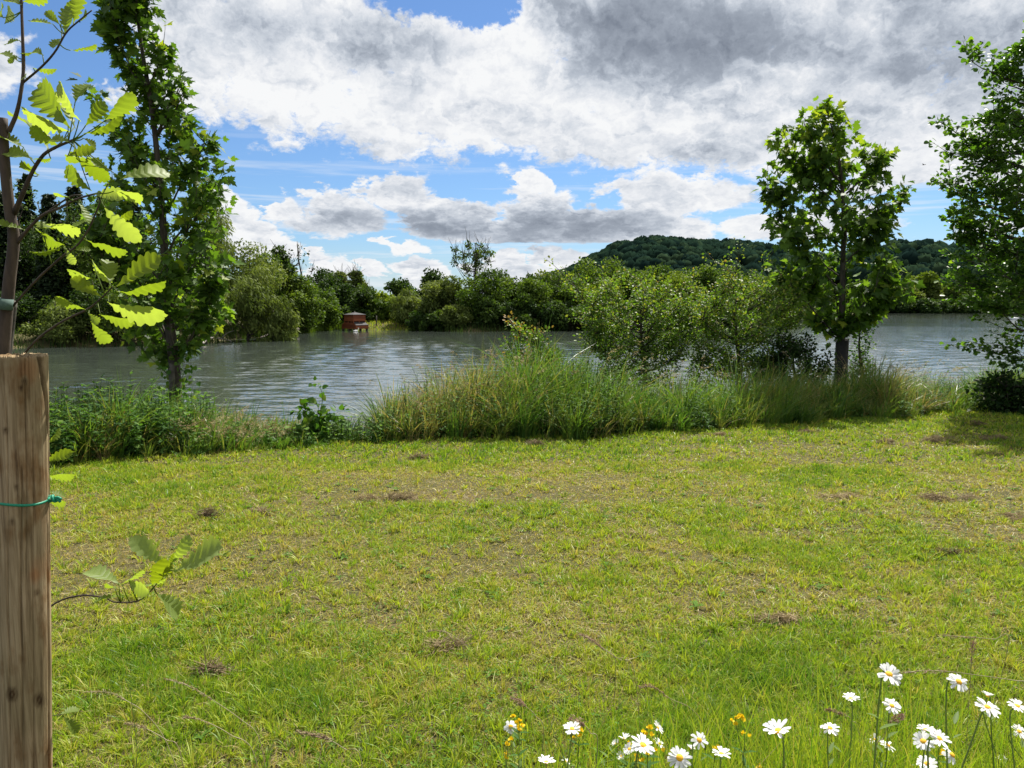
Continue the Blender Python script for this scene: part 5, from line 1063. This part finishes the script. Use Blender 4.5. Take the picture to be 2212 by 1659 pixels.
def yellow(cx, cy, n, label, hgt=40, wid=40):
    px, py = c6(cx, cy); Y = rng.uniform(1.8, 2.1); P = at(px, py, Y); b_ = flower_base(P); t = thing('yellow_vetchling', b_, label, 'yellow flower', 'yellow flowers among the daisies')
    s_ = .529 / F * Y; mb = MB(); tube(mb, spline([b_, b_ + (P - b_) * .6, P - [0, 0, hgt * s_ * .5], P + [0, 0, hgt * s_ * .4]], 12), [.0014, .001], 5); mb.build('stem', M['stem'], t)
    mb = MB()
    for k in range(5):
        q0 = b_ + (P - b_) * rng.uniform(.5, .92); a = rng.random() * 6.28; leaves(mb, LANCE, np.array([q0, q0]), np.array([[math.cos(a), math.sin(a), .6], [-math.cos(a), -math.sin(a), .6]]), np.array([[0, 0, 1.], [0, 0, 1.]]), np.array([.035, .035]), np.array([.5, .6]))
    mb.build('foliage', M['herb'], t)
    for k in range(n):
        f = P + np.array([rng.uniform(-.5, .5) * wid * s_, rng.normal() * .006, rng.uniform(-.5, .5) * hgt * s_]); mb = MB(); up = unit(rdir(1)[0] * .5 + [0, -.4, 1.])
        leaves(mb, ROUND, np.tile(f, (4, 1)), np.array([[-.7, -.3, .5], [.7, -.3, .5], [0, -.6, .5], [0, .3, 1.]]) + rng.normal(0, .25, (4, 3)), np.array([[0, -.5, 1], [0, -.5, 1], [0, -.8, .6], [0, -1., .3]]) + rng.normal(0, .2, (4, 3)), rng.uniform(.007, .0105, 4), rng.random(4))
        mb.build('blossom', M['vetch'], t)
for a in [(150, 355, 8, 'yellow blossom spike right of the leftmost daisy', 75, 55), (105, 440, 3, 'small yellow blossoms under the leftmost daisy', 30, 30), (395, 395, 5, 'yellow blossoms under the second daisy from the left', 55, 50), (672, 395, 5, 'yellow blossoms above the large middle daisy', 36, 50), (603, 440, 2, 'two yellow blossoms between the middle daisies', 20, 14),
          (1038, 352, 8, 'separate yellow blossom spike right of the middle cluster', 48, 55), (1072, 400, 2, 'yellow blossoms hanging right below the separate spike', 12, 22), (700, 500, 6, 'yellow blossoms below the large middle daisy', 60, 110), (640, 500, 5, 'yellow blossoms at the bottom of the middle cluster', 50, 40), (1125, 537, 3, 'yellow blossoms at the bottom edge right of the middle', 16, 24), (952, 460, 2, 'tiny yellow blossoms left of the side-on daisy', 14, 18), (1865, 470, 3, 'yellow blossoms under the largest daisy of the right cluster', 26, 26), (95, 490, 3, 'faint yellow blossoms lowest on the left', 46, 16)]: yellow(*a)

# grass stalks with seed heads in front
def stalk(pts, Y, label, head=.0, mat='seed', fn=c6, hw=.006, dry=True, rad=.0009):
    P = [at(*fn(x, y), Y + d) for x, y, d in pts]; b_ = flower_base(P[0]); 
    t = thing('grass_stalk', b_, label, 'grass stalk', 'seeding grass stalks in the foreground')
    path = spline([b_] + P, 30); mb = MB(); tube(mb, path, [rad * 1.4, rad], 5); mb.build('stem', M['straw' if dry else 'stem'], t)
    if head:
        mb = MB(); L_ = path[-12:]; n = 130; idx = rng.random(n) * 10.9; i0 = idx.astype(int); p_ = L_[i0] + (L_[i0 + 1] - L_[i0]) * (idx - i0)[:, None]
        k = int(30 - 12)
        d = unit(L_[-1] - L_[0]); taper = np.sin(np.clip(idx / 11, .05, .98) * math.pi) ** .6
        leaves(mb, SLIM, p_ + rng.normal(size=(n, 3)) * hw * .45 * taper[:, None], unit(d + rdir(n) * .7), rdir(n), rng.uniform(.006, .013, n), rng.random(n)); mb.build('seed_head', M[mat], t)
idp = lambda x, y: (x, y)
stalk([(905, 390, 0), (850, 300, 0), (770, 262, 0), (700, 213, 0), (645, 215, 0)], 2.3, 'arching pink seed head in the middle of the lower lawn', 1)
stalk([(620, 150, 0), (560, 100, 0), (500, 62, 0), (455, 25, 0), (405, 0, 0)], 2.5, 'pink seed head leaning left above the middle daisies', 1)
stalk([(250, 420, 0), (215, 330, 0), (180, 295, 0), (150, 272, 0), (118, 258, 0)], 2.1, 'pink seed head above the leftmost daisy', 1, hw=.01)
stalk([(470, 470, 0), (440, 400, 0), (420, 372, 0), (395, 355, 0), (360, 345, 0)], 2.0, 'fluffy pink-grey seed head behind the second daisy', 1, hw=.014)
stalk([(1600, 500, 0), (1640, 420, 0), (1655, 370, 0), (1685, 345, 0), (1720, 330, 0)], 2.0, 'pink seed head below the highest large daisy', 1, hw=.012)
stalk([(1540, 420, 0), (1510, 350, 0), (1490, 332, 0), (1450, 316, 0), (1405, 306, 0)], 2.15, 'thin pink seed head left of the side-on daisy', 1)
stalk([(2400, 230, 0), (2200, 190, 0), (1990, 160, 0), (1880, 148, 0), (1800, 147, 0), (1705, 156, 0)], 2.0, 'straw stalk bent flat with its head touching the highest daisy', 1, 'feather')
stalk([(1985, 300, 0), (1992, 200, 0), (1996, 120, 0), (2000, 60, 0), (2004, 30, 0)], 2.3, 'faint upright reddish seed head above the open daisy', 1, hw=.014)
stalk([(2150, 30, 0), (2090, 18, 0), (2030, 12, 0), (1960, 8, 0), (1870, 0, 0)], 2.6, 'flat straw stalk at the right of the lower lawn', 1, 'feather')
stalk([(2100, 700, 0), (2088, 520, 0), (2080, 420, 0), (2076, 330, 0), (2074, 250, 0)], 1.72, 'upright green stalk crossing the wide right daisy', 0, dry=False, rad=.0013)
stalk([(1835, 700, 0), (1825, 560, 0), (1820, 470, 0), (1820, 420, 0)], 1.7, 'thin dark stalk crossing the right daisy cluster', 0, dry=False)
c5f = lambda x, y: (x / .991 * .5486, (y / .991 + 1350) * .5486)
stalk([(640, 1540, 0), (560, 1440, 0), (500, 1400, 0), (430, 1365, 0), (330, 1362, 0)], 2.4, 'straw stalk arching left over the lower left lawn', 1, 'feather', c5f)
stalk([(700, 1590, 0), (650, 1550, 0), (590, 1515, 0), (545, 1495, 0), (490, 1486, 0)], 2.2, 'pale seed head low on the left lawn', 1, 'feather', c5f)
stalk([(1010, 1540, 0), (940, 1470, 0), (840, 1400, 0), (740, 1340, 0), (640, 1310, 0)], 2.4, 'long thin pale stalk leaning left across the lower left lawn', 1, 'feather', c5f, .004)
stalk([(990, 1600, 0), (900, 1530, 0), (830, 1490, 0), (760, 1465, 0), (720, 1462, 0)], 2.2, 'second thin pale stalk below the long one', 1, 'feather', c5f, .004)
stalk([(530, 1750, 0), (535, 1600, 0), (520, 1450, 0), (505, 1350, 0), (490, 1310, 0)], 2.0, 'upright dark green grass stalk on the lower left', 0, 'feather', c5f, .004, False)
stalk([(1260, 1665, 0), (1310, 1610, 0), (1300, 1600, 0), (1255, 1588, 0), (1175, 1577, 0)], 2.1, 'pinkish seed head low left of the flowers', 1, fn=lambda x, y: (x * .5486, y * .5486 + 718))
stalk([(780, 1640, 0), (745, 1618, 0), (715, 1600, 0), (680, 1588, 0), (640, 1580, 0)], 2.1, 'seed head lying low at the bottom left of centre', 1, 'feather', idp)
stalk([(1330, 1430, 0), (1310, 1405, 0), (1295, 1395, 0), (1275, 1380, 0), (1250, 1368, 0)], 2.9, 'small straw seed head on the lawn centre', 1, 'feather', idp)
stalk([(1000, 1400, 0), (985, 1378, 0), (970, 1368, 0), (950, 1362, 0), (925, 1362, 0)], 2.9, 'straw seed head on the lawn left of centre', 1, 'feather', idp)
stalk([(720, 1330, 0), (705, 1310, 0), (695, 1300, 0), (685, 1293, 0), (675, 1290, 0)], 3.1, 'short straw seed head above the bottom left lawn', 1, 'feather', idp)
# tall grass blades of the unmown edge the photographer stands in
mb = MB(); n = 5200; x = rng.uniform(-.1, 1.75, n); y = rng.uniform(1.5, 2.35, n); k = rng.random(n) < np.clip((x + .1) * 1.2, .1, 1); x, y = x[k], y[k]; n = len(x)
blades(mb, np.column_stack([x, y, np.full(n, -.02)]), rng.uniform(.2, .62, n) * (1.12 - .12 * (y - 1.5)), rdir(n)[:, :2], rng.uniform(.1, .6, n), rng.uniform(.002, .0045, n), np.clip(rng.normal(.62, .18, n), 0, 1), 4)
tag(mb.build('meadow_strip', M['lawn']), 'taller unmown grass round the daisy stems at the bottom right', 'grass', kind='stuff')

# ------------------------------------------------------------------ sky
W = bpy.data.worlds.new('World'); S.world = W; W.use_nodes = True; nt = W.node_tree; nt.nodes.clear(); L = nt.links.new
out = nt.nodes.new('ShaderNodeOutputWorld'); bg = nt.nodes.new('ShaderNodeBackground'); L(bg.outputs[0], out.inputs[0]); bg.inputs[1].default_value = .05
sky = nt.nodes.new('ShaderNodeTexSky'); sky.sky_type = 'NISHITA'; sky.sun_disc = False; sky.sun_elevation = SUN_EL; sky.sun_rotation = SUN_AZ; sky.air_density = 1.0; sky.dust_density = .4; sky.ozone_density = 2.5; sky.altitude = 100
tc = N(nt, 'ShaderNodeTexCoord'); sx = N(nt, 'ShaderNodeSeparateXYZ'); L(tc.outputs['Generated'], sx.inputs[0])
az = math_('MULTIPLY', math_('ARCTAN2', sx.outputs[0], sx.outputs[1]), 57.29578); el = math_('MULTIPLY', math_('ARCSINE', sx.outputs[2]), 57.29578)
def azel(px, py):
    d = unit(ray(px, py)); return math.degrees(math.atan2(d[0], d[1])), math.degrees(math.asin(d[2]))
def comb(x, y, z=0):
    c = N(nt, 'ShaderNodeCombineXYZ')
    for k, v in enumerate((x, y, z)):
        if isinstance(v, (int, float)): c.inputs[k].default_value = v
        else: L(v, c.inputs[k])
    return c.outputs[0]
def wn(sc_az, sc_el, detail, rough, seed, dist=0.0):
    v = comb(math_('MULTIPLY', az, sc_az), math_('MULTIPLY', el, sc_el), seed); a = N(nt, 'ShaderNodeTexNoise'); a.inputs['Scale'].default_value = 1; a.inputs['Detail'].default_value = detail
    a.inputs['Roughness'].default_value = rough; a.inputs['Distortion'].default_value = dist; L(v, a.inputs['Vector']); return a.outputs[0]
nA = wn(.085, .13, 9, .60, 3.7, .1)       # large billows
elp = math_('MULTIPLY', math_('LOGARITHM', math_('MAXIMUM', math_('ADD', el, 8.0), .5), math.e), 9.0)   # features shrink towards the horizon
def nzv(v, sc, detail, rough):
    a = N(nt, 'ShaderNodeTexNoise'); a.inputs['Scale'].default_value = sc; a.inputs['Detail'].default_value = detail; a.inputs['Roughness'].default_value = rough; L(v, a.inputs['Vector']); return a
P0 = comb(math_('MULTIPLY', az, .30), elp, 4.4)
nB = nzv(P0, 1.0, 8, .60).outputs[0]
nC = nzv(P0, 3.6, 6, .62).outputs[0]
wv_ = nzv(P0, 1.3, 5, .6).outputs['Color']
def puffs(du, dv):
    a = N(nt, 'ShaderNodeVectorMath', operation='MULTIPLY_ADD'); L(wv_, a.inputs[0]); a.inputs[1].default_value = (2.3, 1.9, .6); L(P0, a.inputs[2])
    b_ = N(nt, 'ShaderNodeVectorMath', operation='ADD'); L(a.outputs[0], b_.inputs[0]); b_.inputs[1].default_value = (du, dv, 0)
    v = N(nt, 'ShaderNodeTexVoronoi'); v.inputs['Scale'].default_value = .85; v.inputs['Detail'].default_value = 3.5; v.inputs['Roughness'].default_value = .5; v.inputs['Lacunarity'].default_value = 2.3; L(b_.outputs[0], v.inputs['Vector'])
    return math_('SUBTRACT', 1.0, v.outputs['Distance'])
pf, pf2 = puffs(0, 0), puffs(.10, .27)
lit = math_('SUBTRACT', pf, pf2)             # the sides of the billows turned to the sun
warp = math_('MULTIPLY', math_('SUBTRACT', nB, .5), 6.5)
warp2 = math_('MULTIPLY', math_('SUBTRACT', nA, .5), 7.0)
pos = comb(math_('ADD', az, math_('ADD', warp, warp2)), math_('ADD', el, math_('MULTIPLY', math_('SUBTRACT', warp2, warp), .42)), 0)
def blob(px, py, wx, wy, pos_=None):
    """soft ellipse in the sky at an azimuth and elevation; 1 in the middle, 0 at its rim and below"""
    a, e = azel(px, py); v = N(nt, 'ShaderNodeVectorMath', operation='SUBTRACT'); L(pos_ or pos, v.inputs[0]); v.inputs[1].default_value = (a, e, 0)
    m_ = N(nt, 'ShaderNodeVectorMath', operation='MULTIPLY'); L(v.outputs[0], m_.inputs[0]); m_.inputs[1].default_value = (1 / (wx / 29), 1 / (wy / 29), 0)
    l_ = N(nt, 'ShaderNodeVectorMath', operation='LENGTH'); L(m_.outputs[0], l_.inputs[0])
    return math_('SUBTRACT', 1.0, l_.outputs['Value'])
def many(op, xs):
    r_ = xs[0]
    for x in xs[1:]: r_ = math_(op, r_, x)
    return r_
def sm(x, a, b):
    r_ = N(nt, 'ShaderNodeMapRange', interpolation_type='SMOOTHSTEP'); L(x, r_.inputs[0]); r_.inputs[1].default_value = a; r_.inputs[2].default_value = b; return r_.outputs[0]
# deck of stratocumulus overhead: lower rim falls from left to right
rim_e = math_('MULTIPLY_ADD', az, -.10, 8.1)
deck = math_('MULTIPLY', math_('ADD', math_('SUBTRACT', math_('ADD', el, math_('MULTIPLY', math_('SUBTRACT', warp2, warp), .45)), rim_e), 0.0), .13)
holes = many('MAXIMUM', [blob(930, -10, 200, 85), blob(175, 95, 120, 85), blob(30, 10, 200, 80), blob(1560, 475, 110, 42), blob(2010, 450, 90, 50)])
deckd = math_('SUBTRACT', math_('MINIMUM', deck, .58), math_('MULTIPLY', math_('MAXIMUM', holes, 0.0), 1.0))
# cumulus under it
cums = many('MAXIMUM', [blob(720, 470, 150, 66), blob(590, 455, 50, 46), blob(880, 425, 110, 70), blob(960, 455, 115, 55), blob(1130, 480, 215, 75), blob(1290, 490, 310, 72), blob(1150, 405, 40, 30), blob(1000, 500, 200, 36), blob(1790, 480, 180, 45), blob(480, 470, 60, 80),
                        blob(1650, 500, 190, 45), blob(2150, 520, 170, 50), blob(1480, 425, 230, 60)])
# the flat bases of the cumulus
basee = math_('MULTIPLY_ADD', nB, 1.1, azel(1106, 532)[1] - .5)
cums = math_('MINIMUM', cums, math_('MULTIPLY', math_('SUBTRACT', el, basee), 1.3))
small = many('MAXIMUM', [blob(845, 540, 70, 24), blob(700, 590, 70, 44), blob(900, 598, 90, 36), blob(1215, 560, 70, 36), blob(1110, 560, 60, 26), blob(560, 530, 120, 30), blob(790, 590, 40, 24), blob(1130, 590, 160, 24), blob(680, 555, 30, 26), blob(520, 505, 90, 22)])
lowd = math_('MULTIPLY', math_('MAXIMUM', cums, small), 1.0)
dens = math_('ADD', math_('MAXIMUM', deckd, lowd), many('ADD', [math_('MULTIPLY', math_('SUBTRACT', nB, .5), .75), math_('MULTIPLY', math_('SUBTRACT', nC, .5), .30), math_('MULTIPLY', math_('SUBTRACT', pf, .52), .35)]))
alpha = sm(dens, -.02, .20)
# thin streaks near the horizon
st = wn(.05, 1.1, 5, .6, 5.2, .3); streak = math_('MULTIPLY', sm(st, .52, .68), math_('MULTIPLY', sm(el, 14.0, 5.5), .55))
hz = math_('MULTIPLY', sm(el, 5.5, -1.0), .55)
# thickness: dark in the middle of thick parts, bright where thin
dark = many('ADD', [math_('MAXIMUM', math_('MULTIPLY', blob(*b_[:4]), b_[4]), 0.0) for b_ in
                    [(1400, 60, 340, 140, .95), (1640, 110, 260, 100, .55), (830, 110, 200, 90, .55), (470, 50, 240, 100, .6), (1960, 170, 300, 120, .65), (1560, 330, 130, 45, .55), (1180, 490, 420, 62, .85), (720, 480, 140, 55, .75), (900, 490, 130, 40, .5), (2160, 60, 200, 200, .4), (1250, 10, 200, 60, .3), (1620, 430, 160, 40, .25)]])
thick = many('ADD', [math_('MULTIPLY', dark, .98), math_('MULTIPLY', math_('SUBTRACT', nA, .42), .9), math_('MULTIPLY', math_('SUBTRACT', nB, .5), .75), math_('MULTIPLY', math_('SUBTRACT', nC, .5), .20), math_('MULTIPLY', math_('SUBTRACT', pf, .5), .15), math_('MULTIPLY', lit, -.62)])
thick = math_('ADD', thick, math_('MULTIPLY', sm(dens, .05, .75), .18))
cc_ = ramp(nt, [(.0, (8.6, 8.7, 8.8)), (.15, (7.6, 7.8, 8.15)), (.31, (6.0, 6.4, 7.0)), (.48, (4.4, 4.85, 5.55)), (.64, (3.2, 3.6, 4.25)), (1, (1.9, 2.2, 2.75))], math_('MULTIPLY_ADD', thick, .74, .075))
def mixc(f, a, b):
    x = N(nt, 'ShaderNodeMix', data_type='RGBA')
    if isinstance(f, (int, float)): x.inputs[0].default_value = f
    else: L(f, x.inputs[0])
    for k, v in ((6, a), (7, b)):
        if isinstance(v, tuple): x.inputs[k].default_value = (*v, 1)
        else: L(v, x.inputs[k])
    return x.outputs[2]
hs = N(nt, 'ShaderNodeMix', data_type='RGBA', blend_type='MULTIPLY'); hs.inputs[0].default_value = 1; L(sky.outputs[0], hs.inputs[6]); hs.inputs[7].default_value = (.66, .86, 1.10, 1)
c = mixc(hz, hs.outputs[2], (5.6, 6.6, 7.8))
c = mixc(streak, c, (8.0, 8.4, 8.8))
c = mixc(alpha, c, cc_)
L(c, bg.inputs[0])
W.cycles.sampling_method = 'MANUAL'; W.cycles.sample_map_resolution = 512

sl = bpy.data.lights.new('sun', 'SUN'); so = bpy.data.objects.new('sun', sl); C.objects.link(so)
sl.energy = 5.0; sl.angle = R(.53); sl.color = (1, .955, .88)
so.rotation_euler = Vector(SUN).to_track_quat('Z', 'Y').to_euler(); so.location = (5, 10, 30)

S.view_settings.view_transform = 'Standard'; S.view_settings.look = 'None'; S.view_settings.exposure = 1.12; S.view_settings.gamma = 1
S.cycles.max_bounces = 7; S.cycles.diffuse_bounces = 3; S.cycles.glossy_bounces = 3; S.cycles.transmission_bounces = 4; S.cycles.transparent_max_bounces = 4
for o in bpy.data.objects:
    if '_o' in o: del o['_o']
